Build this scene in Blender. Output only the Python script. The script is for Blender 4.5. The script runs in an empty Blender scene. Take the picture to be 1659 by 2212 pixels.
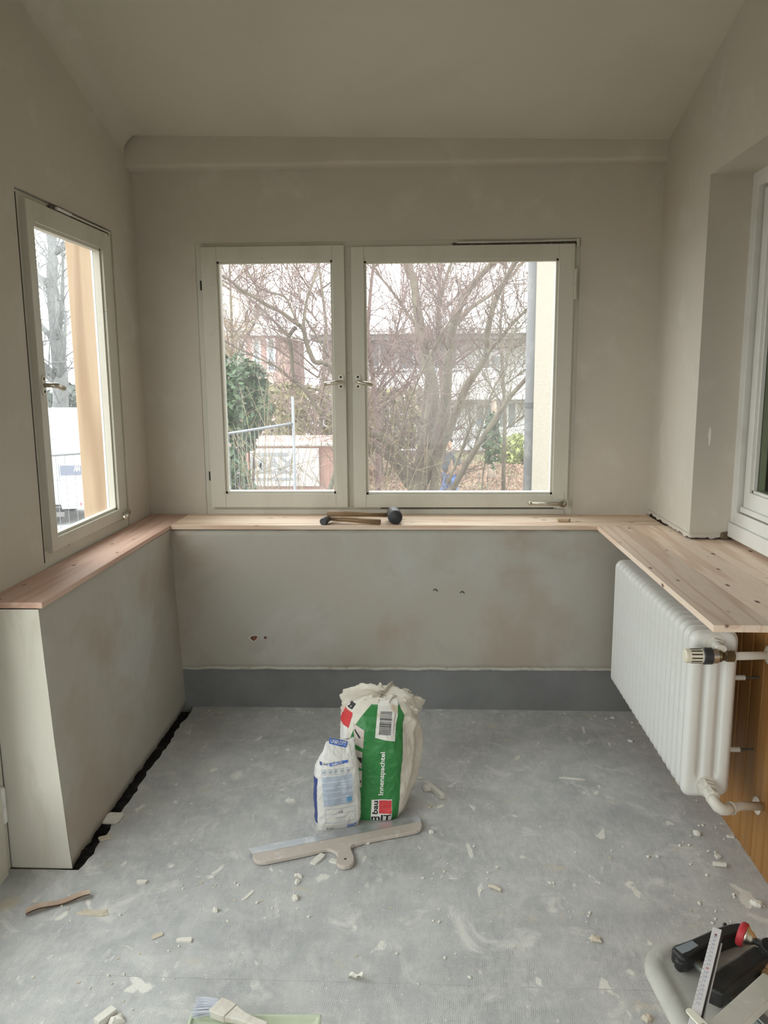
import bpy, bmesh, math, random
from math import sin, cos, pi, radians, sqrt, atan2, tan, exp
from mathutils import Vector, Matrix, noise
random.seed(11)
scene = bpy.context.scene
col = scene.collection

# ------------------------------------------------------------------ camera
PITCH, YAW, ROLL, FPX = 0.1703, 0.0464, -0.0074, 1725.3
CX, CY = 829.5, 1106.0
CAM = Vector((0, 0, 1.6))
_f = Vector((-sin(YAW)*cos(PITCH), cos(YAW)*cos(PITCH), -sin(PITCH)))
_r = Vector((cos(YAW), sin(YAW), 0))
_u = _r.cross(_f)
_R = cos(ROLL)*_r + sin(ROLL)*_u
_U = -sin(ROLL)*_r + cos(ROLL)*_u
cam_data = bpy.data.cameras.new('camera')
cam_data.sensor_fit = 'VERTICAL'; cam_data.sensor_height = 36.0
cam_data.lens = FPX/2212*36.0
cam_data.clip_start = 0.05; cam_data.clip_end = 300
cam = bpy.data.objects.new('camera', cam_data); col.objects.link(cam)
cam.matrix_world = Matrix(((_R.x, _U.x, -_f.x, CAM.x), (_R.y, _U.y, -_f.y, CAM.y), (_R.z, _U.z, -_f.z, CAM.z), (0, 0, 0, 1)))
scene.camera = cam

# ------------------------------------------------------------------ overcast sky, exposure
SKY = 3.9
w = bpy.data.worlds.new('overcast_sky'); scene.world = w; w.use_nodes = True
bg = w.node_tree.nodes['Background']
bg.inputs['Color'].default_value = (0.985, 0.995, 1.0, 1); bg.inputs['Strength'].default_value = SKY
vs = scene.view_settings
vs.view_transform = 'Standard'; vs.look = 'None'; vs.exposure = 0.42; vs.gamma = 1.0; vs.use_curve_mapping = False

# ------------------------------------------------------------------ helpers
def ray(u, v): return _f*FPX + _R*(u-CX) - _U*(v-CY)
def at(u, v, X=None, Y=None, Z=None):
    d = ray(u, v)
    if X is not None: t = (X-CAM.x)/d.x
    elif Y is not None: t = (Y-CAM.y)/d.y
    else: t = (Z-CAM.z)/d.z
    return CAM + d*t
def at_plane(u, v, p0, n):
    d = ray(u, v); return CAM + d*((Vector(p0)-CAM).dot(n)/d.dot(n))
def sm(x): x = max(0., min(1., x)); return x*x*(3-2*x)
def lerp(a, b, t): return a+(b-a)*t
def interp(tab, x):
    if x <= tab[0][0]: return tab[0][1:]
    for p, q in zip(tab, tab[1:]):
        if x <= q[0]:
            t = (x-p[0])/(q[0]-p[0]); return tuple(lerp(a, b, t) for a, b in zip(p[1:], q[1:]))
    return tab[-1][1:]

class MB:
    def __init__(self): self.v = []; self.f = []
    def add(self, vs, fs, m=None):
        o = len(self.v)
        self.v += [tuple(m(Vector(p)) if m else p) for p in vs]
        self.f += [tuple(i+o for i in f) for f in fs]; return self
    def box(self, x0, x1, y0, y1, z0, z1, m=None):
        return self.add([(x0,y0,z0),(x1,y0,z0),(x1,y1,z0),(x0,y1,z0),(x0,y0,z1),(x1,y0,z1),(x1,y1,z1),(x0,y1,z1)],
            [(0,3,2,1),(4,5,6,7),(0,1,5,4),(1,2,6,5),(2,3,7,6),(3,0,4,7)], m)
    def prism(self, pts, lo, hi, m=None):      # outline in local xy, extruded in local z
        n = len(pts)
        return self.add([(p[0],p[1],lo) for p in pts]+[(p[0],p[1],hi) for p in pts],
            [tuple(range(n-1,-1,-1)), tuple(range(n,2*n))]+[(i,(i+1)%n,n+(i+1)%n,n+i) for i in range(n)], m)
    def tube(self, path, rad, n=8, caps=True, m=None):
        path = [Vector(p) for p in path]
        if not hasattr(rad, '__len__'): rad = [rad]*len(path)
        vs = []; fs = []; ref = None
        for i, p in enumerate(path):
            d = (path[min(i+1, len(path)-1)]-path[max(i-1, 0)])
            if d.length < 1e-9: d = Vector((0,0,1))
            d.normalize()
            if ref is None: ref = d.orthogonal().normalized()
            a = (ref-d*ref.dot(d))
            a = a.normalized() if a.length > 1e-6 else d.orthogonal().normalized()
            ref = a; b = d.cross(a)
            vs += [p+(a*cos(2*pi*k/n)+b*sin(2*pi*k/n))*rad[i] for k in range(n)]
        for i in range(len(path)-1):
            fs += [(i*n+k, i*n+(k+1)%n, (i+1)*n+(k+1)%n, (i+1)*n+k) for k in range(n)]
        if caps: fs += [tuple(range(n-1,-1,-1)), tuple((len(path)-1)*n+k for k in range(n))]
        return self.add(vs, fs, m)
    def lathe(self, prof, c, axis, n=24, m=None):   # prof: (distance along axis, radius)
        c = Vector(c); axis = Vector(axis).normalized()
        return self.tube([c+axis*d for d, r in prof], [max(r, 1e-5) for d, r in prof], n, True, m)
    def grid(self, fn, nu, nv, m=None, wrap=False):
        vs = [fn(i/nu, j/nv) for j in range(nv+1) for i in range(nu+(0 if wrap else 1))]
        k = nu if wrap else nu+1
        fs = [(j*k+i, j*k+(i+1)%k, (j+1)*k+(i+1)%k, (j+1)*k+i) for j in range(nv) for i in range(nu)]
        return self.add(vs, fs, m)
    def mesh(self, name, bevel=0, seg=2, recalc=True):
        me = bpy.data.meshes.new(name)
        bm = bmesh.new(); bv = [bm.verts.new(p) for p in self.v]
        for f in self.f:
            try: bm.faces.new([bv[i] for i in f])
            except ValueError: pass
        if recalc: bmesh.ops.recalc_face_normals(bm, faces=bm.faces)
        if bevel:
            es = [e for e in bm.edges if len(e.link_faces) == 2 and e.calc_face_angle(0) > 0.5]
            bmesh.ops.bevel(bm, geom=es, offset=bevel, segments=seg, profile=0.5, affect='EDGES', clamp_overlap=True)
        bm.to_mesh(me); bm.free(); return me

def link(name, data, parent=None, mat=None, smooth=False):
    o = bpy.data.objects.new(name, data); col.objects.link(o)
    if parent is not None: o.parent = parent
    if mat is not None and data is not None: data.materials.append(mat)
    if smooth: data.polygons.foreach_set('use_smooth', [True]*len(data.polygons))
    return o
def obj(name, mb, mat, parent=None, bevel=0, smooth=False, seg=2, recalc=True):
    o = link(name, mb.mesh(name, bevel, seg, recalc), None, mat, smooth)
    if parent is not None:
        o.parent = parent; o.matrix_parent_inverse = parent_mat(parent).inverted()
    return o
def parent_mat(p):
    m = Matrix.LocRotScale(p.location, p.rotation_euler, p.scale)
    return parent_mat(p.parent) @ p.matrix_parent_inverse @ m if p.parent else m
def tag(o, label, cat, group=None):
    o['label'] = label; o['category'] = cat
    if group: o['group'] = group
    return o
def thing(name, label, cat, loc=(0,0,0), group=None):
    o = link(name, None); o.location = loc; o.empty_display_size = 0.05
    return tag(o, label, cat, group)
def struct(name, mb, mat, bevel=0, smooth=False):
    o = obj(name, mb, mat, None, bevel, smooth); o['kind'] = 'structure'; return o
def struct_empty(name, loc=(0,0,0)):
    o = link(name, None); o.location = loc; o['kind'] = 'structure'; return o

def text_mesh(s, bold=0.0):
    cu = bpy.data.curves.new('t', 'FONT'); cu.body = s; cu.size = 1; cu.offset = bold; cu.resolution_u = 3
    cu.align_x = 'LEFT'
    o = bpy.data.objects.new('t', cu); col.objects.link(o)
    bpy.context.view_layer.update()
    dg = bpy.context.evaluated_depsgraph_get()
    me = bpy.data.meshes.new_from_object(o.evaluated_get(dg))
    bm = bmesh.new(); bm.from_mesh(me)
    bmesh.ops.triangulate(bm, faces=bm.faces)
    for _ in range(2):
        es = [e for e in bm.edges if e.calc_length() > 0.22]
        if es: bmesh.ops.subdivide_edges(bm, edges=es, cuts=1); bmesh.ops.triangulate(bm, faces=bm.faces)
    vs = [v.co.copy() for v in bm.verts]; bm.verts.index_update()
    fs = [tuple(v.index for v in f.verts) for f in bm.faces]
    bm.free(); bpy.data.objects.remove(o); bpy.data.curves.remove(cu); bpy.data.meshes.remove(me)
    x0 = min(v.x for v in vs); x1 = max(v.x for v in vs); y0 = min(v.y for v in vs); y1 = max(v.y for v in vs)
    # normalised to the unit square
    return [Vector(((v.x-x0)/(x1-x0), (v.y-y0)/(y1-y0), 0)) for v in vs], fs

# ------------------------------------------------------------------ materials
def nmat(name):
    m = bpy.data.materials.new(name); m.use_nodes = True
    nt = m.node_tree; return m, nt, nt.nodes['Principled BSDF']
def rgb(c): return (c[0], c[1], c[2], 1)
def mapping(nt, scale=(1,1,1), rot=(0,0,0), coord='Object', loc=(0,0,0)):
    tc = nt.nodes.new('ShaderNodeTexCoord'); mp = nt.nodes.new('ShaderNodeMapping')
    mp.inputs['Scale'].default_value = scale; mp.inputs['Rotation'].default_value = rot; mp.inputs['Location'].default_value = loc
    nt.links.new(tc.outputs[coord], mp.inputs['Vector']); return mp.outputs['Vector']
def noise_fac(nt, scale, lo, hi, detail=4, rough=0.55, vec=None, dist=0.0):
    n = nt.nodes.new('ShaderNodeTexNoise'); n.inputs['Scale'].default_value = scale
    n.inputs['Detail'].default_value = detail; n.inputs['Roughness'].default_value = rough; n.inputs['Distortion'].default_value = dist
    nt.links.new(vec if vec else mapping(nt), n.inputs['Vector'])
    r = nt.nodes.new('ShaderNodeMapRange'); r.inputs['From Min'].default_value = lo; r.inputs['From Max'].default_value = hi
    nt.links.new(n.outputs['Fac'], r.inputs['Value']); return r.outputs['Result']
def mixc(nt, fac, a, b, mode='MIX'):
    m = nt.nodes.new('ShaderNodeMix'); m.data_type = 'RGBA'; m.blend_type = mode
    for s, val in (('Factor', fac), ('A', a), ('B', b)):
        i = [x for x in m.inputs if x.name == s and (x.type == 'RGBA' if s != 'Factor' else x.type == 'VALUE')][0]
        if hasattr(val, 'type') and hasattr(val, 'is_linked'): nt.links.new(val, i)
        else: i.default_value = rgb(val) if s != 'Factor' else val
    return [x for x in m.outputs if x.type == 'RGBA'][0]
def M(name, c, rough=0.7, metal=0.0, var=(), bump=None, spec=0.4, stretch=None):
    """var: (scale, colour, lo, hi) noise patches laid over the base colour; bump: (scale, strength, distance)"""
    m, nt, b = nmat(name)
    b.inputs['Base Color'].default_value = rgb(c); b.inputs['Roughness'].default_value = rough
    b.inputs['Metallic'].default_value = metal; b.inputs['Specular IOR Level'].default_value = spec
    cur = None
    for i, vv in enumerate(var):
        sc, c2, lo, hi = vv[:4]
        vec = mapping(nt, vv[4] if len(vv) > 4 else (1,1,1), (0,0,0), 'Object', (i*3.7, i*1.9, i*2.3))
        cur = mixc(nt, noise_fac(nt, sc, lo, hi, 5, 0.6, vec, 0.4), cur if cur else c, c2)
    if cur: nt.links.new(cur, b.inputs['Base Color'])
    if bump:
        f = noise_fac(nt, bump[0], 0, 1, 6, 0.6, mapping(nt, stretch or (1,1,1)))
        bp = nt.nodes.new('ShaderNodeBump'); bp.inputs['Strength'].default_value = bump[1]; bp.inputs['Distance'].default_value = bump[2]
        nt.links.new(f, bp.inputs['Height']); nt.links.new(bp.outputs['Normal'], b.inputs['Normal'])
    return m
def wood(name, c, dark, axis, rings=9.0, rough=0.6, knots=True, amount=0.75):
    """grain runs along axis (0,1,2)"""
    m, nt, b = nmat(name); b.inputs['Roughness'].default_value = rough; b.inputs['Specular IOR Level'].default_value = 0.3
    st = [1,1,1]; st[axis] = 0.06
    oi = nt.nodes.new('ShaderNodeObjectInfo')
    vec = mapping(nt, tuple(st))
    ad = nt.nodes.new('ShaderNodeVectorMath'); ad.operation = 'ADD'
    sc = nt.nodes.new('ShaderNodeVectorMath'); sc.operation = 'SCALE'; sc.inputs['Scale'].default_value = 7.0
    cb = nt.nodes.new('ShaderNodeCombineXYZ')
    for k in range(3): nt.links.new(oi.outputs['Random'], cb.inputs[k])
    nt.links.new(cb.outputs[0], sc.inputs[0]); nt.links.new(vec, ad.inputs[0]); nt.links.new(sc.outputs[0], ad.inputs[1])
    v2 = ad.outputs[0]
    n1 = nt.nodes.new('ShaderNodeTexNoise'); n1.inputs['Scale'].default_value = rings; n1.inputs['Detail'].default_value = 2.5
    nt.links.new(v2, n1.inputs['Vector'])
    mu = nt.nodes.new('ShaderNodeMath'); mu.operation = 'MULTIPLY'; mu.inputs[1].default_value = 42.0
    nt.links.new(n1.outputs['Fac'], mu.inputs[0])
    si = nt.nodes.new('ShaderNodeMath'); si.operation = 'SINE'; nt.links.new(mu.outputs[0], si.inputs[0])
    mr = nt.nodes.new('ShaderNodeMapRange'); mr.inputs['From Min'].default_value = 0.1; mr.inputs['From Max'].default_value = 1.0
    mr.inputs['To Max'].default_value = amount; nt.links.new(si.outputs[0], mr.inputs['Value'])
    c1 = mixc(nt, mr.outputs['Result'], c, dark)
    c1 = mixc(nt, noise_fac(nt, 160, .48, .9, 3, .6, v2), c1, tuple(lerp(a, d, .5) for a, d in zip(c, dark)))
    # each board its own tint
    mr2 = nt.nodes.new('ShaderNodeMapRange'); mr2.inputs['To Min'].default_value = 0.86; mr2.inputs['To Max'].default_value = 1.08
    nt.links.new(oi.outputs['Random'], mr2.inputs['Value'])
    hs = nt.nodes.new('ShaderNodeHueSaturation'); nt.links.new(mr2.outputs[0], hs.inputs['Value']); nt.links.new(c1, hs.inputs['Color'])
    c1 = hs.outputs['Color']
    if knots:
        ks = [13,13,13]; ks[axis] = 5.5
        vo = nt.nodes.new('ShaderNodeTexVoronoi'); vo.inputs['Scale'].default_value = 1.3
        nt.links.new(mapping(nt, tuple(ks)), vo.inputs['Vector'])
        mk = nt.nodes.new('ShaderNodeMapRange'); mk.inputs['From Min'].default_value = 0.15; mk.inputs['From Max'].default_value = 0.06
        nt.links.new(vo.outputs['Distance'], mk.inputs['Value'])
        c1 = mixc(nt, mk.outputs['Result'], c1, (0.14, 0.065, 0.04))
    nt.links.new(c1, b.inputs['Base Color']); return m
def glass_dirty(name, dust, tint=(0.95,0.97,0.96)):
    m = bpy.data.materials.new(name); m.use_nodes = True; nt = m.node_tree; nt.nodes.clear()
    out = nt.nodes.new('ShaderNodeOutputMaterial')
    tr = nt.nodes.new('ShaderNodeBsdfTransparent'); tr.inputs['Color'].default_value = rgb(tint)
    gl = nt.nodes.new('ShaderNodeBsdfGlossy'); gl.inputs['Roughness'].default_value = 0.02
    lw = nt.nodes.new('ShaderNodeLayerWeight'); lw.inputs['Blend'].default_value = 0.5
    pw = nt.nodes.new('ShaderNodeMath'); pw.operation = 'POWER'; pw.inputs[1].default_value = 5.0; nt.links.new(lw.outputs['Facing'], pw.inputs[0])
    fr = nt.nodes.new('ShaderNodeMapRange'); fr.inputs['To Min'].default_value = 0.008; fr.inputs['To Max'].default_value = 0.4; nt.links.new(pw.outputs[0], fr.inputs['Value'])
    m1 = nt.nodes.new('ShaderNodeMixShader'); nt.links.new(fr.outputs[0], m1.inputs[0]); nt.links.new(tr.outputs[0], m1.inputs[1]); nt.links.new(gl.outputs[0], m1.inputs[2])
    tl = nt.nodes.new('ShaderNodeBsdfTranslucent'); tl.inputs['Color'].default_value = (0.9, 0.9, 0.9, 1)
    m2 = nt.nodes.new('ShaderNodeMixShader')
    f = noise_fac(nt, 1.1, 0.25, 0.8, 4, 0.6)
    mr = nt.nodes.new('ShaderNodeMapRange'); mr.inputs['To Min'].default_value = dust*0.55; mr.inputs['To Max'].default_value = dust*1.5
    nt.links.new(f, mr.inputs['Value']); nt.links.new(mr.outputs[0], m2.inputs[0])
    nt.links.new(m1.outputs[0], m2.inputs[1]); nt.links.new(tl.outputs[0], m2.inputs[2]); nt.links.new(m2.outputs[0], out.inputs['Surface'])
    return m

# --- plaster, floor
m_wall = M('plaster_upper', (.575,.525,.455), .92, 0, [(1.6,(.54,.50,.44),.45,.7),(5,(.64,.60,.54),.55,.8)], (28,.10,.004), .15)
m_ceil = M('ceiling_plaster', (.60,.56,.48), .92, 0, [(1.2,(.55,.51,.44),.45,.7)], (30,.08,.004), .15)
m_par = M('plaster_parapet', (.45,.425,.37), .9, 0, [(1.5,(.415,.36,.30),.5,.60),(1.9,(.485,.475,.44),.52,.66),(6,(.41,.385,.335),.55,.8)], (36,.12,.003), .2)
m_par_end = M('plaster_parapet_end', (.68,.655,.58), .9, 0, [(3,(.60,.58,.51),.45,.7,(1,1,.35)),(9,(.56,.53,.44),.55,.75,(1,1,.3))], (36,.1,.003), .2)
m_base = M('baseboard_paint', (.225,.23,.232), .6, 0, [(4,(.18,.185,.185),.4,.7),(14,(.30,.30,.29),.68,.78,(.3,1,1.5))], (60,.25,.002), .35)
m_brick = M('old_brick', (.24,.10,.07), .95, 0, [(40,(.10,.05,.04),.4,.7)], (90,.6,.004))
m_crumb_dark = M('rubble_dark', (.045,.04,.036), .95, 0, [(30,(.13,.115,.10),.55,.75)], (50,.9,.02))
def floor_mat():
    m, nt, b = nmat('old_carpet_backing'); b.inputs['Roughness'].default_value = .95; b.inputs['Specular IOR Level'].default_value = .12
    vec = mapping(nt)
    base = mixc(nt, noise_fac(nt, 2.2, .35, .7, 5, .6, vec), (.45,.46,.465), (.60,.605,.60))
    base = mixc(nt, noise_fac(nt, 9, .42, .72, 6, .65, vec, .6), base, (.66,.66,.645))
    # weave
    facs = []
    for rot, sc in ((0.10, 62), (pi/2+0.10, 74)):
        wv = nt.nodes.new('ShaderNodeTexWave'); wv.wave_type = 'BANDS'; wv.bands_direction = 'X'
        wv.inputs['Scale'].default_value = sc; wv.inputs['Distortion'].default_value = 4.5; wv.inputs['Detail'].default_value = 3.0; wv.inputs['Detail Scale'].default_value = 1.2
        nt.links.new(mapping(nt, (1,1,1), (0,0,rot)), wv.inputs['Vector']); facs.append(wv.outputs['Fac'])
    def dark(f, hi, wgt, msc, stretch, loc):
        r = nt.nodes.new('ShaderNodeMapRange'); r.inputs['From Min'].default_value = hi; r.inputs['From Max'].default_value = 0.05; r.inputs['To Max'].default_value = wgt; nt.links.new(f, r.inputs['Value'])
        k = nt.nodes.new('ShaderNodeMath'); k.operation = 'MULTIPLY'; nt.links.new(r.outputs[0], k.inputs[0]); nt.links.new(noise_fac(nt, msc, .36, .62, 4, .6, mapping(nt, stretch, (0,0,.1), loc=loc)), k.inputs[1]); return k.outputs[0]
    mx = nt.nodes.new('ShaderNodeMath'); mx.operation = 'MAXIMUM'
    nt.links.new(dark(facs[0], .46, .80, 60, (1,.35,1), (0,4,0)), mx.inputs[0]); nt.links.new(dark(facs[1], .34, .50, 55, (.35,1,1), (6,0,0)), mx.inputs[1])
    m2 = nt.nodes.new('ShaderNodeMath'); m2.operation = 'MULTIPLY'; nt.links.new(mx.outputs[0], m2.inputs[0])
    nt.links.new(noise_fac(nt, 4.5, .28, .58, 5, .6, mapping(nt, loc=(3,1,0))), m2.inputs[1])
    base = mixc(nt, m2.outputs[0], base, (.24,.245,.25))
    # plaster smears and spots
    base = mixc(nt, noise_fac(nt, 6.5, .57, .69, 5, .65, mapping(nt, (1,.75,1), (0,0,.5), loc=(7,2,0)), .7), base, (.72,.71,.68))
    base = mixc(nt, noise_fac(nt, 17, .655, .70, 3, .5, mapping(nt, (1,.55,1), (0,0,-.3), loc=(1,5,0)), .5), base, (.80,.785,.735))
    base = mixc(nt, noise_fac(nt, 9, .63, .74, 4, .6, mapping(nt, (.7,1,1), loc=(11,5,0)), .5), base, (.60,.55,.45))
    base = mixc(nt, noise_fac(nt, 75, .70, .74, 2, .5, mapping(nt, loc=(2,8,0))), base, (.80,.79,.76))
    base = mixc(nt, noise_fac(nt, 3.2, .66, .8, 3, .5, mapping(nt, loc=(4,9,0))), base, (.36,.365,.365))
    base = mixc(nt, noise_fac(nt, 420, .50, .72, 3, .6, vec), base, (.33,.335,.34)); base = mixc(nt, noise_fac(nt, 300, .60, .75, 3, .6, mapping(nt, loc=(9,3,0))), base, (.78,.775,.755))
    nt.links.new(base, b.inputs['Base Color'])
    bp = nt.nodes.new('ShaderNodeBump'); bp.inputs['Strength'].default_value = .30; bp.inputs['Distance'].default_value = .0015; bp.invert = True
    nt.links.new(mx.outputs[0], bp.inputs['Height']); nt.links.new(bp.outputs['Normal'], b.inputs['Normal'])
    return m
m_floor = floor_mat()
m_paintw = M('window_paint_aged', (.60,.575,.50), .5, 0, [(5,(.54,.51,.43),.45,.7,(1,1,.3)),(40,(.42,.38,.31),.66,.75)], (60,.08,.002), .4)
m_paint2 = M('window_paint_white', (.74,.73,.69), .5, 0, [(7,(.66,.65,.60),.5,.75)], (60,.06,.002), .4)
m_paintout = M('outer_window_paint', (.80,.81,.80), .5, 0, [(9,(.70,.71,.70),.5,.75)])
m_dark = M('dark_gap', (.03,.025,.02), .9)
m_rustdark = M('dark_old_metal', (.10,.085,.065), .6, .5, [(40,(.22,.19,.15),.5,.7)])
m_alu = M('satin_metal', (.62,.58,.50), .32, 1.0, [(20,(.5,.46,.38),.5,.7)])
m_cream = M('cream_plate', (.72,.69,.60), .4)
m_glass = glass_dirty('dusty_window_glass', .04)
m_glass_l = glass_dirty('window_glass_left', .03)
m_glass_d = glass_dirty('inner_window_glass', .02, (.75,.78,.70))
m_sill_x = wood('larch_board_x', (.90,.72,.57), (.68,.45,.31), 0, 7)
m_sill_y = wood('larch_board_y', (.93,.76,.62), (.68,.44,.31), 1, 7, .6, True, .55)
m_sill_l = wood('larch_board_reddish', (.66,.46,.37), (.54,.33,.25), 1, 7)
m_endgrain = wood('larch_end_grain', (.60,.40,.25), (.36,.18,.10), 1, 14, .7, False, .9)
m_panel = wood('orange_stained_boards', (.42,.21,.065), (.29,.13,.035), 2, 5, .38, False, .5)
m_postw = wood('pine_post', (.42,.29,.17), (.27,.155,.07), 2, 3.4, .6, False, .8)
# ================================================================== ROOM
YU, YL, XL, XR, HS = 3.955, 3.662, -1.372, 1.125, 0.908
TH = 0.02                      # sill board thickness
Y_END = 2.355                  # near end of the left parapet
Y_REAR = -0.35
def ceil_z(y): return 2.672 + 0.285*(3.875-max(y, 1.2))

# floor slab: ragged edge along the left parapet, where a gap was left open
rnd = random.Random(3)
pts = [(-1.46, Y_REAR-.1), (1.2, Y_REAR-.1), (1.2, YL+.005), (-1.112, YL+.005)]
n = 44
for i in range(1, n):
    t = i/n; y = lerp(YL, Y_END-.01, t)
    pts.append((lerp(-1.112, -1.118, t)+rnd.uniform(-.006, .006)+.004*sin(t*23), y))
pts += [(-1.125, Y_END-.012), (-1.46, Y_END-.014)]
struct('floor', MB().prism(pts, -0.035, 0.0), m_floor)
sub = MB().grid(lambda u, v: (lerp(-1.5, -1.0, u), lerp(2.2, 3.9, v), -0.036+.016*noise.noise(Vector((u*14, v*46, 1)))+.008*noise.noise(Vector((u*40, v*120, 4)))), 14, 110)
s = struct('floor_screed', sub, m_crumb_dark)
seam = obj('carpet_seam', MB().box(-0.95, 0.62, 1.883, 1.8845, 0.0, 0.0006), M('seam_shadow', (.36,.36,.36), .95, 0, [(9,(.50,.50,.49),.4,.6)]), bpy.data.objects['floor'])

# ceiling
cs = MB().prism([(Y_REAR-.2, ceil_z(1.2)), (1.2, ceil_z(1.2)), (YU+.25, ceil_z(YU+.25)), (YU+.25, ceil_z(YU+.25)+.12), (1.2, ceil_z(1.2)+.14), (Y_REAR-.2, ceil_z(1.2)+.14)], -1.62, 1.75,
    lambda p: Vector((p.z, p.x, p.y+(-p.z*.019 if True else 0))))
struct('ceiling', cs, m_ceil)
# beam running along the head of the back wall
def beam_pt(u, v):
    x = lerp(XL-.03, XR+.004, u); d = lerp(.085, .05, u)
    top = ceil_z(YU-.08)-x*.019+.03
    prof = [(YU+.02, 2.553), (YU-.006, 2.554), (YU-d+.012, 2.557), (YU-d+.002, 2.563), (YU-d, 2.575), (YU-d+.006, top)]
    y, z = prof[int(round(v*5))]
    return (x, y+.0025*noise.noise(Vector((x*6, v*3, 0))), z+.002*noise.noise(Vector((x*9, 5, v))))
struct('trim_1', MB().grid(beam_pt, 60, 5), m_wall, 0, True)

# back wall with window opening; parapet below is a child
WX0, WX1, WZ0, WZ1 = -1.0845, 0.7515, HS-.005, 2.2265
wb = MB()
YB = YU+.115
wb.box(-1.60, WX0, YU, YB, .85, 2.80); wb.box(WX1, 1.75, YU, YB, .85, 2.80)
wb.box(WX0, WX1, YU, YB, WZ1, 2.80); wb.box(WX0, WX1, YU+.02, YB, .85, WZ0)
wall_back = struct('wall_back', wb, m_wall)
# plastered parapet, ragged lower edge over the painted base band
def par_pt(u, v):
    x = lerp(-1.22, 1.12, u); zb = .197+.012*u+.006*noise.noise(Vector((x*11, 0, 0)))+.004*noise.noise(Vector((x*45, 2, 0)))
    return (x, YL-.004+.0035*noise.noise(Vector((x*2.1, v*2, 3))), lerp(zb, HS-TH-.002-(.004+.005*noise.noise(Vector((x*13, 7, 0)))), v))
pk = MB().grid(par_pt, 180, 24)
nb = len(pk.v); pk.v += [(p[0], YL+.06, p[2]) for p in pk.v[:181]]; pk.f += [(i, i+1, nb+i+1, nb+i) for i in range(180)]
nt_ = len(pk.v); top = pk.v[24*181:25*181]; pk.v += [(p[0], YB, p[2]) for p in top]; pk.f += [(24*181+i, 24*181+i+1, nt_+i+1, nt_+i) for i in range(180)]
obj('parapet', pk, m_par, wall_back, 0, True)
obj('parapet_core', MB().box(-1.5, 1.5, YL+.03, YB, -.3, HS-TH-.03), m_par, wall_back)
bb = MB().grid(lambda u, v: (lerp(-1.2, 1.12, u), YL+.0015*noise.noise(Vector((u*30, v*3, 0))), lerp(-.03, .225, v)), 60, 8)
struct('baseboard_back', bb, m_base, 0, True)
obj('cut_edge', MB().grid(lambda u, v: (lerp(-1.17, 1.1, u), YL-.0075+.003*v+.0015*noise.noise(Vector((u*60, v, 2))), .199+.012*u+.005*noise.noise(Vector((lerp(-1.22,1.12,u)*11,0,0)))+lerp(-.004, .009, v)+.003*noise.noise(Vector((u*150, v*2, 5)))), 160, 2),
    M('raw_plaster_edge', (.50,.48,.42), .95, 0, [(30,(.38,.35,.29),.5,.7)]), wall_back)
# damage: drill hole to the brick, small chips and plaster patches
def blob(cx, cz, rx, rz, seed, n=22, jag=.35):
    return [(cx+rx*(1+jag*noise.noise(Vector((cos(2*pi*k/n)*1.7, sin(2*pi*k/n)*1.7, seed))))*cos(2*pi*k/n), cz+rz*(1+jag*noise.noise(Vector((cos(2*pi*k/n)*1.7, sin(2*pi*k/n)*1.7, seed+9))))*sin(2*pi*k/n)) for k in range(n)]
def on_back(u, v): p = at(u, v, Y=YL-.004); return p.x, p.z
def patch(name, pxs, depth0, depth1, mat, parent=wall_back):
    return obj(name, MB().prism([on_back(*p) for p in pxs], depth0, depth1, lambda p: Vector((p.x, p.z, p.y))), mat, parent)
hx, hz = on_back(549, 1378)
rim = MB(); rp = blob(hx, hz, .021, .013, 1, 28, .8)
m_rim = M('broken_plaster', (.62,.59,.53), .95)
patch_y = YL-.0085
obj('hole_rim', MB().tube([(p[0], YL-.006, p[1]) for p in rp+rp[:1]], .0028, 6, False), m_rim, wall_back)
obj('brick_hole', MB().prism(rp, YL-.0062, YL+.01, lambda p: Vector((p.x, p.z, p.y))), m_brick, wall_back)
hx2, hz2 = on_back(573, 1377)
obj('brick_hole', MB().prism(blob(hx2, hz2, .008, .006, 5, 16, .9), YL-.0072, YL+.01, lambda p: Vector((p.x, p.z, p.y))), m_brick, wall_back)
for (u, v) in ((940, 1276), (998, 1281)):
    x, z = on_back(u, v); mk = MB()
    for k in range(6):
        a = -pi/2+k*.5+rnd.uniform(-.2,.2)+1.6; r = .009
        mk.box(-.0011, .0011, -.0005, .0005, -.004, .004, lambda p, a=a, x=x, z=z: Matrix.Rotation(.3*(k-2.5), 4, 'Y') @ p + Vector((x+r*cos(a), YL-.0075, z+r*.8*sin(a))))
    obj('nail_scratch', mk, m_dark, wall_back)

# left wall (upper, thin) with window and door openings
XLO = XL-.070
LW0, LW1, LZ1 = 2.785, 3.650, 2.238
D0, D1, DZ = 1.37, 2.325, 2.08          # door opening
V0, V1 = -.25, 1.30                     # unseen window behind the camera, added to light the room
wl = MB()
ZT = 2.48
wl.box(XLO, XL, LW1, YB, .85, ZT)
wl.box(XLO, XL, LW0, LW1, LZ1, ZT); wl.box(XLO, XL-.02, LW0, LW1, .85, HS-.005)
wl.box(XLO, XL, D1, LW0, -.1, ZT); wl.box(XLO, XL, D0, D1, DZ, ZT)
wl.box(XLO, XL, V1, D0, -.1, ZT); wl.box(XLO, XL, Y_REAR-.1, V0, -.1, ZT)
wl.box(XLO, XL, V0, V1, 2.25, ZT); wl.box(XLO, XL, V0, V1, -.1, .55)
wl.prism([(Y_REAR-.1, ZT), (YB, ZT), (YB, ceil_z(YB)+.06), (1.2, ceil_z(1.2)+.06), (Y_REAR-.1, ceil_z(1.2)+.06)], XLO, XL, lambda p: Vector((p.z, p.x, p.y)))
wall_left = struct('wall_left', wl, m_wall)
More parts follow.
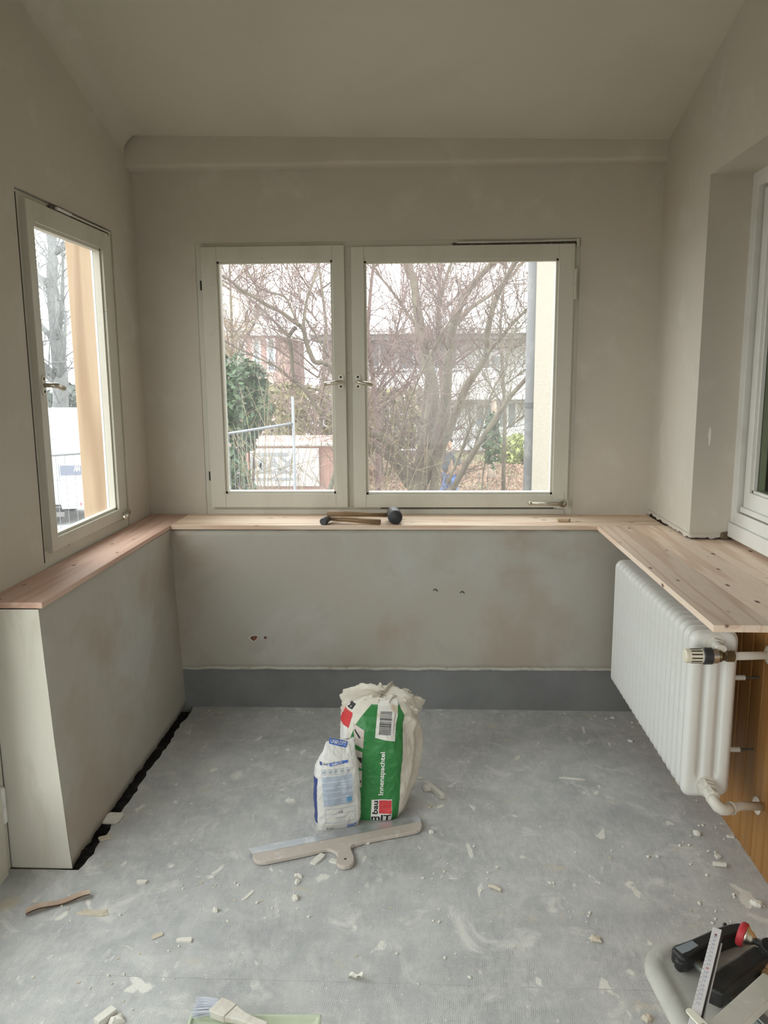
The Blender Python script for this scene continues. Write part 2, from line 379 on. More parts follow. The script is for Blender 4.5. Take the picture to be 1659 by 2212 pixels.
# soft coved corner between left wall and ceiling / back wall
def cove(u, v):
    a = v*pi/2; r = .10; y = lerp(1.3, YU-.10, u); zc = ceil_z(y)+.026
    return (XL+r*(1-sin(a))-.001, y, zc-r*(1-cos(a)))
obj('cove', MB().grid(cove, 20, 6), m_wall, wall_left, 0, True)
# thick lower parapet on the left, leaning a little at its foot, ragged bottom edge above the gap
def lp_x(y, z):
    t = 1-max(0, z)/HS
    return lerp(lerp(-1.192, -1.180, (y-Y_END)/(YL-Y_END)), -1.150, t**1.3)+.003*noise.noise(Vector((y*2.3, z*2.3, 8)))
def lp(u, v):
    y = lerp(Y_END, YL+.06, u); jag = .010+.010*noise.noise(Vector((y*17, 0, 0)))+.007*noise.noise(Vector((y*50, 0, 3)))
    if u == 0: jag = .0
    z = lerp(jag-.004, HS-TH-.002, v); return (lp_x(y, z), y, z)
lpm = MB().grid(lp, 90, 26)
k0 = len(lpm.v); lpm.v += [(-1.3, p[1], p[2]-.002) for p in lpm.v[:91]]; lpm.f += [(i, i+1, k0+i+1, k0+i) for i in range(90)]
obj('parapet', lpm, m_par, wall_left, 0, True)
obj('parapet_core', MB().box(XLO, -1.21, Y_END+.01, YB, -.1, HS-TH-.01), m_par, wall_left)
def lend(u, v):
    z = lerp(-.002, HS-TH-.003, v); x = lerp(XL+.018, lp_x(Y_END, z), u)
    return (x, Y_END-.001+.0025*noise.noise(Vector((x*9, z*5, 4)))+.012*(u if v < .04 else 0)*0, z)
obj('parapet_end_face', MB().grid(lend, 16, 40), m_par_end, wall_left, 0, True)

# right wall: pillar, niche of the inner window, wall above, stained boards below
XF = 1.300                                # plane of the inner window
YP, NZ, NY0 = 3.335, 2.357, 1.15
wr = MB()
wr.box(XR, XF+.12, YP, YB, .926, 2.5)
wr.box(XR, XF+.12, Y_REAR-.1, NY0, -.1, NZ)
wr.prism([(Y_REAR-.1, NZ), (YP, NZ), (YP, 2.499), (YB, 2.499), (YB, ceil_z(YB)+.05), (1.2, ceil_z(1.2)+.05), (Y_REAR-.1, ceil_z(1.2)+.05)], XR, XF+.12, lambda p: Vector((p.z, p.x, p.y)))
wr.box(XF+.05, XF+.12, NY0, YP, .85, .97)
wall_right = struct('wall_right', wr, m_wall)
# ragged foot of the pillar plaster
def foot(u, v):
    t = u*(YU-YP+.16)
    p = Vector((XR-.003, YU-t, 0)) if t < YU-YP else Vector((XR+(t-(YU-YP)), YP-.003, 0))
    return (p.x, p.y, .934-.026*v*(.62+.5*noise.noise(Vector((u*16, 0, 0)))+.25*noise.noise(Vector((u*50, 1, 0)))))
obj('plaster_edge', MB().grid(foot, 90, 1), m_wall, wall_right)
obj('gap_below_plaster', MB().box(XR+.012, XF+.1, YP+.012, YU+.02, .86, .93), M('dark_brick_gap', (.10,.075,.06), .95), wall_right)
gm = MB().prism(blob(1.270, .928, .022, .016, 4, 16, .5), YP-.0045, YP+.02, lambda p: Vector((p.x, p.z, p.y)))
obj('broken_corner', gm, M('broken_screed', (.15,.11,.075), .95, 0, [(30,(.24,.18,.12),.5,.7)], (60,.8,.01)), wall_right)
obj('plaster_speck', MB().prism(blob(at(1533,942,Y=YP).x, at(1533,942,Y=YP).z, .006, .03, 6, 16, .7), YP-.001, YP+.01, lambda p: Vector((p.x, p.z, p.y))), M('fresh_filler', (.80,.78,.73), .9), wall_right)
# vertical stained boards below the sill
XP = 1.10
y = 1.20; i = 0
while y < YL-.01:
    y1 = min(y+.092, YL-.002)
    bd = MB().prism([(y+.0012, 0), (y+.0012, .010), (y+.006, .016), (y1-.006, .016), (y1-.0012, .010), (y1-.0012, 0)], .0, HS-TH-.004, lambda p: Vector((XP+.016-p.y, p.x, p.z)))
    obj('plank', bd, m_panel, wall_right); y = y1
obj('plank_backing', MB().box(XP+.014, XP+.05, 1.15, YL+.02, -.1, HS-TH-.003), m_dark, wall_right)
obj('lower_wall', MB().box(XP+.02, XF+.12, Y_REAR-.1, YB, -.3, .85), m_wall, wall_right)

# rear wall (behind the camera) with an unseen glazed double door added for light
wz = MB()
G0, G1, GZ = -.15, 1.08, 1.95
wz.box(XLO-.05, G0, Y_REAR-.12, Y_REAR, -.1, 3.5); wz.box(G1, XF+.12, Y_REAR-.12, Y_REAR, -.1, 3.5); wz.box(G0, G1, Y_REAR-.12, Y_REAR, GZ, 3.5)
struct('wall_rear', wz, m_wall)

# ================================================================== WINDOWS AND DOORS
def win_map(kind, plane):
    # local: x along the wall, y = depth towards the room, z up
    if kind == 'back': return lambda p: Vector((p.x, plane-p.y, p.z))
    if kind == 'left': return lambda p: Vector((plane+p.y, p.x, p.z))
    if kind == 'rear': return lambda p: Vector((p.x, plane+p.y, p.z))
    return lambda p: Vector((plane-p.y, p.x, p.z))
def part(name, boxes, mat, parent, mp, bevel=.002):
    mb = MB()
    for b in boxes: mb.box(*b, m=mp)
    return obj(name, mb, mat, parent, bevel)
def sash(root, mp, x0, x1, z0, z1, gx0, gx1, gz0, gz1, d0, d1, paint, glass, gd=-.018, outer=True):
    s = struct_part('sash', root, mp(Vector(((x0+x1)/2, d1, z0))))
    part('stile', [(x0, gx0, d0, d1, z0, z1)], paint, s, mp); part('stile', [(gx1, x1, d0, d1, z0, z1)], paint, s, mp)
    part('rail', [(gx0, gx1, d0, d1-.0006, z0, gz0)], paint, s, mp); part('rail', [(gx0, gx1, d0, d1-.0006, gz1, z1)], paint, s, mp)
    bw = .011
    part('glazing_bead', [(gx0, gx0+bw, gd, d1-.012, gz0, gz1), (gx1-bw, gx1, gd, d1-.012, gz0, gz1), (gx0, gx1, gd, d1-.012, gz1-bw, gz1), (gx0, gx1, gd, d1-.012, gz0, gz0+bw)], paint, s, mp, .001)
    if outer: part('outer_bead', [(gx0, gx0+.008, d0-.02, gd-.004, gz0, gz1), (gx1-.008, gx1, d0-.02, gd-.004, gz0, gz1), (gx0, gx1, d0-.02, gd-.004, gz0, gz0+.010)], m_paintout, s, mp, .001)
    part('pane', [(gx0+.002, gx1-.002, gd-.004, gd, gz0+.002, gz1-.002)], glass, s, mp, 0)
    return s
def struct_part(name, root, loc):
    e = link(name, None); e.parent = root; e.matrix_parent_inverse = parent_mat(root).inverted(); e.location = loc; e.empty_display_size = .05; return e
def handle(s, mp, x, z, dsurf, direction, drop=.012, length=.075):
    h = struct_part('handle', s, mp(Vector((x, dsurf, z))))
    # rounded backplate with two screw holes
    pts = [(x+.0135*cos(a), z+.0215+.0135*sin(a)) for a in [k*pi/8 for k in range(9)]]+[(x+.0135*cos(a), z-.0215+.0135*sin(a)) for a in [pi+k*pi/8 for k in range(9)]]
    pl = MB().prism(pts, dsurf, dsurf+.004, lambda p: mp(Vector((p.x, p.z, p.y))))
    pl2 = MB()
    for dz in (.023, -.023): pl2.lathe([(0, .0056), (.0007, .0056)], mp(Vector((x, dsurf+.0038, z+dz))), mp(Vector((0,1,0)))-mp(Vector((0,0,0))), 12)
    # the handle is a sub-part of the sash, so it is one mesh in two materials
    me = MB(); me.v += pl.v; me.f += pl.f; n1 = len(me.f)
    o = len(me.v); me.v += pl2.v; me.f += [tuple(i+o for i in f) for f in pl2.f]; n2 = len(me.f)
    lv = MB(); dx = direction
    path = [(x, dsurf, z), (x, dsurf+.03, z), (x+dx*.006, dsurf+.040, z-.001), (x+dx*.016, dsurf+.044, z-drop*.2), (x+dx*length, dsurf+.044, z-drop)]
    lv.tube([mp(Vector(p)) for p in path], [.0085, .0085, .0095, .0098, .0108], 12)
    o = len(me.v); me.v += lv.v; me.f += [tuple(i+o for i in f) for f in lv.f]
    bpy.data.objects.remove(h)
    ob = obj('handle', me, m_cream, s)
    ob.data.materials.append(m_dark); ob.data.materials.append(m_alu)
    for i, p in enumerate(ob.data.polygons): p.material_index = 0 if i < n1 else (1 if i < n2 else 2); p.use_smooth = i >= n2
    return ob

# --- window_1, back wall: two casements of unequal width
w1 = struct_empty('window_1', (0, YU, HS)); mp = win_map('back', YU)
FX0, FX1, FZ0, FZ1 = -1.0856, .7527, .902, 2.228
part('frame_post', [(FX0, -1.040, -.10, -.004, FZ0, FZ1)], m_paintw, w1, mp); part('frame_post', [(.712, FX1, -.10, -.004, FZ0, FZ1)], m_paintw, w1, mp)
part('frame_head', [(FX0, FX1, -.10, -.0046, 2.190, FZ1)], m_paintw, w1, mp); part('frame_sill', [(FX0, FX1, -.10, -.0046, FZ0, .958)], m_paintw, w1, mp)
part('mullion', [(-.372, -.322, -.10, -.002, .95, 2.20)], m_paintw, w1, mp)
part('frame_bottom_board', [(-1.045, .712, -.02, .004, .9085, .934)], m_paintw, w1, mp)
sl = sash(w1, mp, -1.054, -.3635, .946, 2.208, -.9795, -.4215, 1.015, 2.141, -.035, .021, m_paintw, m_glass)
sr = sash(w1, mp, -.3315, .7235, .945, 2.199, -.2705, .6505, 1.010, 2.134, -.035, .021, m_paintw, m_glass)
handle(sl, mp, -.3885, 1.567, .021, -1, .010); handle(sr, mp, -.305, 1.567, .021, 1, .016)
# old hinges, tilt gear
for (x, z, m) in ((-1.058, 2.03, m_dark), (-1.056, 1.105, m_dark)): part('hinge_slot', [(x-.0035, x+.0035, .004, .0225, z-.022, z+.022)], m, sl, mp, 0)
hg = MB(); hg.tube([mp(Vector((.7305, .018, z))) for z in (1.945, 2.012)], .0075, 10); hg.tube([mp(Vector((.7305, .018, z))) for z in (2.014, 2.084)], .0075, 10)
obj('hinge', hg, m_paintw, sr)
part('tilt_corner_plate', [(.672, .7275, .021, .030, .943, .985), (.684, .707, .021, .0235, .985, 1.021)], m_paintw, sr, mp, .003)
part('gap_slot', [(-.20, .66, .0045, .0065, .938, .9455)], m_dark, w1, mp, 0)
lv = MB(); A = Vector((.700, .040, .966)); B = Vector((.538, .050, .972))
lv.lathe([(0, .0001), (.001, .017), (.010, .017), (.011, .0001)], mp(A-Vector((0,.008,0))), mp(Vector((0,1,0)))-mp(Vector((0,0,0))), 18)
lv.tube([mp(A), mp(lerp(A, B, .5)), mp(B)], [.010, .0075, .0065], 10); 
lv.lathe([(-.010, .0001), (-.008, .0065), (0, .0105), (.008, .0065), (.010, .0001)], mp(B), mp(Vector((0,1,0)))-mp(Vector((0,0,0))), 14)
obj('tilt_lever', lv, m_alu, sr, 0, True)
part('tilt_rail_cover', [(.17, .322, .004, .016, 2.208, 2.2165)], m_paintw, w1, mp)
part('tilt_rail_shadow', [(.15, .742, .0005, .004, 2.199, 2.2125)], m_rustdark, w1, mp, 0)
rd = MB(); rd.tube([mp(Vector((x, .010, z))) for x, z in ((.32, 2.2125), (.55, 2.214), (.735, 2.2165))], .0042, 8); rd.tube([mp(Vector((.737, .012, 2.222))), mp(Vector((.740, .012, 2.185)))], .0075, 8)
obj('tilt_rod', rd, m_paintw, w1)

# --- window_2, left wall: one casement with inner and outer frame
w2 = struct_empty('window_2', (XL, 3.2, HS)); mp = win_map('left', XL)
part('frame_post', [(LW0+.002, 2.845, -.065, -.010, FZ0, 2.234)], m_paintw, w2, mp); part('frame_post', [(3.558, LW1-.002, -.045, -.006, FZ0, 2.234)], m_paintw, w2, mp)
part('frame_head', [(LW0+.002, LW1-.002, -.065, -.0086, 2.195, 2.234)], m_paintw, w2, mp); part('frame_sill', [(LW0+.002, LW1-.002, -.065, -.0046, FZ0, .970)], m_paintw, w2, mp)
s2 = sash(w2, mp, 2.832, 3.572, .960, 2.212, 2.884, 3.503, 1.008, 2.140, -.034, .012, m_paintw, m_glass_l, -.026, False)
handle(s2, mp, 2.860, 1.571, .012, 1, .012, .065)
part('weather_strip', [(3.500, 3.506, -.042, -.033, .99, 2.16), (2.88, 3.506, -.042, -.033, 2.134, 2.16), (2.88, 3.506, -.042, -.033, .99, 1.012)], m_paintout, w2, mp, .001)
part('tilt_corner_plate', [(3.545, 3.588, .012, .02, .955, .992)], m_paintw, s2, mp, .003)
lv = MB(); A = Vector((3.570, .030, .985)); B = Vector((3.46, .052, .978))
lv.tube([mp(A-Vector((0,.03,0))), mp(A), mp(lerp(A, B, .5)), mp(B)], [.010, .0105, .009, .008], 10)
lv.lathe([(-.012, .0001), (-.010, .0075), (0, .012), (.010, .0075), (.012, .0001)], mp(B), mp(B)-mp(A), 14)
obj('tilt_lever', lv, m_alu, s2, 0, True)
part('tilt_rail_cover', [(3.08, 3.21, .002, .014, 2.218, 2.2285)], m_paint2, w2, mp)
part('tilt_rail_shadow', [(3.04, 3.60, -.002, .004, 2.209, 2.228)], m_rustdark, w2, mp, 0)
rd = MB(); rd.tube([mp(Vector((x, .009, z))) for x, z in ((3.2, 2.222), (3.4, 2.222), (3.61, 2.223))], .0042, 8)
obj('tilt_rod', rd, m_paintw, w2)
part('edge_gap', [(LW0-.002, LW0+.0035, -.02, .001, .93, 2.22)], m_dark, w2, mp, 0)
part('latch', [(2.985, 3.06, .001, .010, .952, .960)], m_paintw, w2, mp)

# --- window_3, inner window of the house in the right niche
w3 = struct_empty('window_3', (XF, 2.2, .93)); mp = win_map('right', XF)
part('frame_post', [(3.285, YP+.002, -.05, .010, .985, NZ)], m_paint2, w3, mp); part('frame_post', [(NY0, NY0+.05, -.05, .010, .985, NZ)], m_paint2, w3, mp)
part('frame_head', [(NY0, YP, -.05, .0095, 2.30, NZ+.004)], m_paint2, w3, mp); part('frame_sill', [(NY0, YP, -.05, .0095, .985, 1.035)], m_paint2, w3, mp)
part('bottom_board', [(NY0, YP-.002, -.03, .020, .925, .985)], m_paint2, w3, mp)
s3 = sash(w3, mp, 2.262, 3.262, 1.055, 2.290, 2.318, 3.212, 1.125, 2.235, -.045, -.008, m_paint2, m_glass_d, -.035)
part('drip_rail', [(2.262, 3.262, -.03, .004, 1.040, 1.062)], m_paint2, s3, mp)
s4 = sash(w3, mp, 1.222, 2.222, 1.055, 2.290, 1.278, 2.172, 1.125, 2.235, -.045, -.008, m_paint2, m_glass_d, -.035)
part('mullion', [(2.215, 2.270, -.05, -.012, 1.03, 2.31)], m_paint2, w3, mp)
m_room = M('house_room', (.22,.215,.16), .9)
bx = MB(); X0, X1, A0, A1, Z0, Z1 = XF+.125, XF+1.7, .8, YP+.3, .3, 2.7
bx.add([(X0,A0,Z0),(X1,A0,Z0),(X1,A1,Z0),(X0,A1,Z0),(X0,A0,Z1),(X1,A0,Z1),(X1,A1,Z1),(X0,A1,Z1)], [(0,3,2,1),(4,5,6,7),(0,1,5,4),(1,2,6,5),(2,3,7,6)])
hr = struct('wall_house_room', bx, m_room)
part('inner_sash', [(2.32, 3.24, -.16, -.12, 1.10, 1.16), (3.17, 3.235, -.16, -.12, 1.10, 2.28), (2.32, 2.38, -.16, -.12, 1.10, 2.28)], M('inner_sash_paint', (.42,.40,.22), .6), w3, mp)

# --- door_1, glazed garden door in the left wall, beside the parapet end
d1 = struct_empty('door_1', (XL, 1.8, 0)); mp = win_map('left', XL)
part('frame_post', [(D1-.055, Y_END-.006, -.065, .018, 0, DZ-.005)], m_paintw, d1, mp); part('frame_post', [(D0, D0+.05, -.065, .018, 0, DZ)], m_paintw, d1, mp)
part('frame_head', [(D0, D1, -.065, .018, DZ-.05, DZ)], m_paintw, d1, mp)
e0, e1 = D0+.03, 2.292
lf = struct_part('leaf', d1, (XL+.04, 1.8, 0.01))
part('stile', [(e0, e0+.10, .0, .042, .012, 2.05), (e1-.10, e1, .0, .042, .012, 2.05)], m_paintw, lf, mp, .003)
part('rail', [(e0+.1, e1-.1, .0, .042, .012, .28), (e0+.1, e1-.1, .0, .042, 1.95, 2.05)], m_paintw, lf, mp, .003)
part('pane', [(e0+.1, e1-.1, .016, .020, .28, 1.95)], glass_dirty('door_glass', .03), lf, mp, 0)
hgm = MB(); 
for z in (.245, 1.75): hgm.tube([mp(Vector((2.312, .031, zz))) for zz in (z-.062, z-.058, z-.004)], [.008, .0105, .0105], 14); hgm.tube([mp(Vector((2.312, .031, zz))) for zz in (z-.0025, z+.055, z+.062)], [.0105, .0105, .007], 14)
obj('hinge', hgm, m_paint2, d1, 0, True)
# --- unseen openings behind the camera, added and sized to brighten the room
w4 = struct_empty('window_4_added', (XL, .2, .92)); mp = win_map('left', XL)
part('frame', [(V0, V0+.06, -.065, -.01, .55, 2.25), (V1-.06, V1, -.065, -.01, .55, 2.25), (V0, V1, -.065, -.01, 2.18, 2.25), (V0, V1, -.065, -.01, .55, .62)], m_paintw, w4, mp)
part('pane', [(V0+.05, V1-.05, -.04, -.036, .60, 2.19)], m_glass_l, w4, mp, 0)
d2 = struct_empty('door_2_added', (-.1, Y_REAR, 0)); mp = win_map('rear', Y_REAR)
gm_ = (G0+G1)/2
part('frame', [(G0, G0+.09, -.09, -.01, 0, GZ), (G1-.09, G1, -.09, -.01, 0, GZ), (G0, G1, -.09, -.01, GZ-.1, GZ), (G0, G1, -.09, -.01, 0, .25), (gm_-.08, gm_+.08, -.09, -.01, 0, GZ)], m_paintw, d2, mp)
part('pane', [(G0+.08, gm_-.07, -.05, -.046, .24, GZ-.09), (gm_+.07, G1-.08, -.05, -.046, .24, GZ-.09)], m_glass_l, d2, mp, 0)

# light portals (sampling guides only) at the openings
def portal(loc, rot, sx, sy):
    l = bpy.data.lights.new('portal', 'AREA'); l.shape = 'RECTANGLE'; l.size = sx; l.size_y = sy; l.cycles.is_portal = True
    o = bpy.data.objects.new('daylight_portal', l); col.objects.link(o); o.location = loc; o.rotation_euler = rot
portal((-.17, YB+.01, 1.57), (-pi/2, 0, 0), 1.85, 1.35)
portal((XLO-.01, 3.2, 1.57), (0, -pi/2, 0), 1.35, .9)
portal((XLO-.01, 1.8, 1.05), (0, -pi/2, 0), 2.1, .95)
portal((XLO-.01, .525, 1.40), (0, -pi/2, 0), 1.7, 1.55)
portal((.465, Y_REAR-.13, .98), (pi/2, 0, 0), 1.23, 1.95)
# the veranda's own eaves outside, above the openings
# ================================================================== SILL BOARDS
def boards(name, label, rects, mat, z0, z1, bevel=.0025, loc=None):
    t = thing(name, label, 'sill', loc)
    for r in rects: obj('plank', MB().box(*r, z0, z1), mat, t, bevel)
    return t
Z0, Z1 = HS-TH, HS
obj_l = obj('window_sill_board', MB().box(XL+.001, -1.178, Y_END-.002, YU-.001, Z0, Z1), m_sill_l, None, .003)
tag(obj_l, 'reddish larch sill board below the left window, end grain towards the viewer', 'sill')
yb = [3.650, 3.752, 3.854, YU+.018]
boards('window_sill_board', 'long pale larch sill board below the double back window', [(-1.1765, 1.12, yb[i]+.0003, yb[i+1]-.0003) for i in range(3)], m_sill_x, Z0, Z1, .0006, (0, 3.8, HS))
xs = [.812+.0833*i for i in range(5)]+[XF+.03]
t = thing('window_sill_board', 'wide pale larch worktop board of glued staves above the white radiator', 'sill', (1.05, 2.9, HS))
for i in range(5):
    y1 = 3.649 if xs[i] < XR-.1 else 3.649
    b = MB().box(xs[i]+.0002, min(xs[i+1], 1.12 if False else xs[i+1])-.0002, 2.168, 3.649, Z0+.0005, Z1+.0006)
    obj('plank', b, m_sill_y, t, .0004)

# ================================================================== RADIATOR
m_rad = M('radiator_enamel', (.70,.70,.67), .34, 0, [(9,(.66,.655,.62),.5,.8)], None, .5)
m_rad_old = M('painted_fitting', (.66,.64,.58), .5, 0, [(60,(.50,.46,.40),.6,.75)], (140,.25,.002))
m_brass = M('old_brass', (.20,.155,.08), .45, .85, [(40,(.12,.10,.07),.5,.7)])
RX0, RX1, RZ0, RZ1, RY0, RY1 = .835, .985, .256, .812, 2.40, 3.40
def rad_section():
    W, H, r = RX1-RX0, RZ1-RZ0, .034
    us = [0, .0025, .004, .008, .013, .019, .026, .034]
    gx = us + [.034+ (W-.068)*k/14 for k in range(1, 14)] + [W-u for u in reversed(us)]
    gz = us + [.05, .066, .074, .082, .090] + [.10+(H-.2)*k/4 for k in range(5)] + [H-a for a in (.090,.082,.074,.066,.05)] + [H-u for u in reversed(us)]
    def pos(x, z):
        # round the corners
        cx = r if x < r else (W-r if x > W-r else None); cz = r if z < r else (H-r if z > H-r else None)
        if cx is not None and cz is not None:
            p, q = (x-cx)/r, (z-cz)/r
            p2, q2 = p*sqrt(1-q*q/2), q*sqrt(1-p*p/2)
            return cx+p2*r, cz+q2*r, r*(1-min(1, sqrt(p2*p2+q2*q2)))
        return x, z, min(x, z, W-x, H-z)
    def half(x, z, d):
        if d < .0028: return .0013
        e = min(1, (d-.0028)/.018); h = .0013+.0158*sqrt(max(0, 1-(1-e)**2))
        for g in (W/3, 2*W/3):
            k = exp(-((x-g)/.0075)**2)*sm((z-.060)/.03)*sm((H-.060-z)/.03)
            h *= 1-.80*k
        return h
    mb = MB(); nx = len(gx); nz = len(gz)
    for sgn in (-1, 1):
        vs = []
        for z in gz:
            for x in gx:
                px, pz, d = pos(x, z); vs.append((px, sgn*half(px, pz, d), pz))
        fs = [(j*nx+i, j*nx+i+1, (j+1)*nx+i+1, (j+1)*nx+i) for j in range(nz-1) for i in range(nx-1)]
        mb.add(vs, fs)
    # weld the rim
    off = nx*nz
    rim = [i for i in range(nx)]+[j*nx+nx-1 for j in range(1, nz)]+[(nz-1)*nx+i for i in range(nx-2, -1, -1)]+[j*nx for j in range(nz-2, 0, -1)]
    for a, b in zip(rim, rim[1:]+rim[:1]): mb.f.append((a, b, off+b, off+a))
    return mb.mesh('radiator_section')
rad = thing('radiator', 'white ribbed column radiator mounted under the right sill board', 'radiator', ((RX0+RX1)/2, RY0, 0))
me = rad_section(); me.materials.append(m_rad); me.polygons.foreach_set('use_smooth', [True]*len(me.polygons))
for i in range(20):
    s = bpy.data.objects.new('section', me); col.objects.link(s); s.parent = rad
    s.location = (RX0-rad.location.x, .0245+.05*i, RZ0)
rxc = (RX0+RX1)/2
# upper valve with thermostat head
zt, zb_ = .770, .298
vb = MB(); vb.lathe([(0,.030),(.004,.030),(.005,.024),(.018,.024)], (rxc, RY0+.012, zt), (0,-1,0), 6); vb.lathe([(0,.033),(.004,.033)], (rxc, RY0+.010, zt), (0,-1,0), 24); vb.lathe([(0,.0165),(.045,.0165)], (rxc, RY0, zt), (0,-1,0), 16)
obj('plug', vb, m_rad_old, rad, 0)
yv = RY0-.045
vl = struct_part('valve', rad, (rxc, yv, zt-.018))
zv = zt-.018
k = MB(); k.lathe([(0,.0005),(.001,.016),(.004,.0205),(.008,.0215),(.058,.0215)], (rxc-.112, yv, zv), (1,0,0), 28); obj('knob', k, M('knob_plastic', (.72,.68,.55), .45), vl, 0)
k = MB()
for i in range(12):
    a = 2*pi*i/12; k.box(-.016, .016, -.0018, .0018, -.0008, .0008, lambda p, a=a: Matrix.Rotation(a, 4, 'X') @ (p+Vector((0,0,.0215))) + Vector((rxc-.077, yv, zv)))
obj('knob_slot', k, m_dark, vl)
k = MB(); k.lathe([(0,.0235),(.003,.026),(.027,.0255),(.028,.024)], (rxc-.056, yv, zv), (1,0,0), 28); obj('black_ring', k, M('black_plastic', (.035,.037,.042), .4), vl, 0)
k = MB(); k.lathe([(0,.0235),(.016,.0235),(.017,.021)], (rxc-.028, yv, zv), (1,0,0), 28); obj('chrome_collar', k, M('dull_chrome', (.55,.54,.52), .3, 1.0), vl, 0)
k = MB(); k.lathe([(0,.016),(.008,.019),(.016,.014),(.022,.0125)], (rxc-.011, yv, zv), (1,0,0), 16); k.lathe([(0,.0125),(.004,.019),(.026,.019),(.030,.013)], (rxc+.010, yv, zv), (1,0,0), 6); obj('brass_nut', k, m_brass, vl)
def rosette(y, z, r=.030):
    m_ = MB().lathe([(0,.0125),(.001,.017),(.0045,r*.82),(.008,r),(.010,r)], (XP-.011, y, z), (1,0,0), 30); return m_
k = MB().tube([(rxc+.035, yv, zv), (XP-.02, 2.448, .722), (XP+.03, 2.478, .712)], .0125, 16); obj('pipe', k, m_rad_old, rad, 0, True)
obj('rosette', rosette(2.462, .718), m_cream, rad, 0, True)
# lower connection
k = MB(); k.lathe([(0,.033),(.005,.033)], (rxc, RY0+.010, zb_), (0,-1,0), 24); k.lathe([(0,.029),(.012,.029),(.013,.025),(.030,.025)], (rxc, RY0+.004, zb_), (0,-1,0), 6); k.lathe([(0,.021),(.012,.021),(.028,.024),(.032,.019)], (rxc, RY0-.024, zb_-.001), (.05,-1,-.16), 8)
obj('plug', k, m_rad_old, rad)
pth = [(rxc, RY0-.04, zb_-.004), (rxc+.002, RY0-.058, zb_-.014), (rxc+.010, RY0-.071, zb_-.024), (rxc+.024, RY0-.074, zb_-.032), (rxc+.040, RY0-.068, zb_-.036), (rxc+.055, RY0-.058, zb_-.038)]
obj('elbow', MB().tube(pth, [.017,.018,.0185,.0185,.0180,.0185], 16), m_rad_old, rad, 0, True)
obj('pipe_collar', MB().tube([pth[-1], (pth[-1][0]+.006, pth[-1][1]+.004, pth[-1][2])], .0205, 16), m_rad_old, rad)
obj('pipe', MB().tube([pth[-1], (rxc+.10, RY0-.028, zb_-.046), (XP+.03, 2.455, .205)], .0135, 16), m_rad_old, rad, 0, True)
obj('rosette', rosette(2.462, .204), m_cream, rad, 0, True)
for z in (.62, .37):
    for y in (2.52, 3.25): obj('bracket', MB().tube([(RX1-.020, y, z), (1.054 if y < 3 else RX1+.02, y, z)], .0085, 10), m_rad_old, rad); obj('bracket_bolt', MB().tube([(RX1+.018, y, z), (XP+.012, y, z)], .0045, 8), m_rustdark, rad)

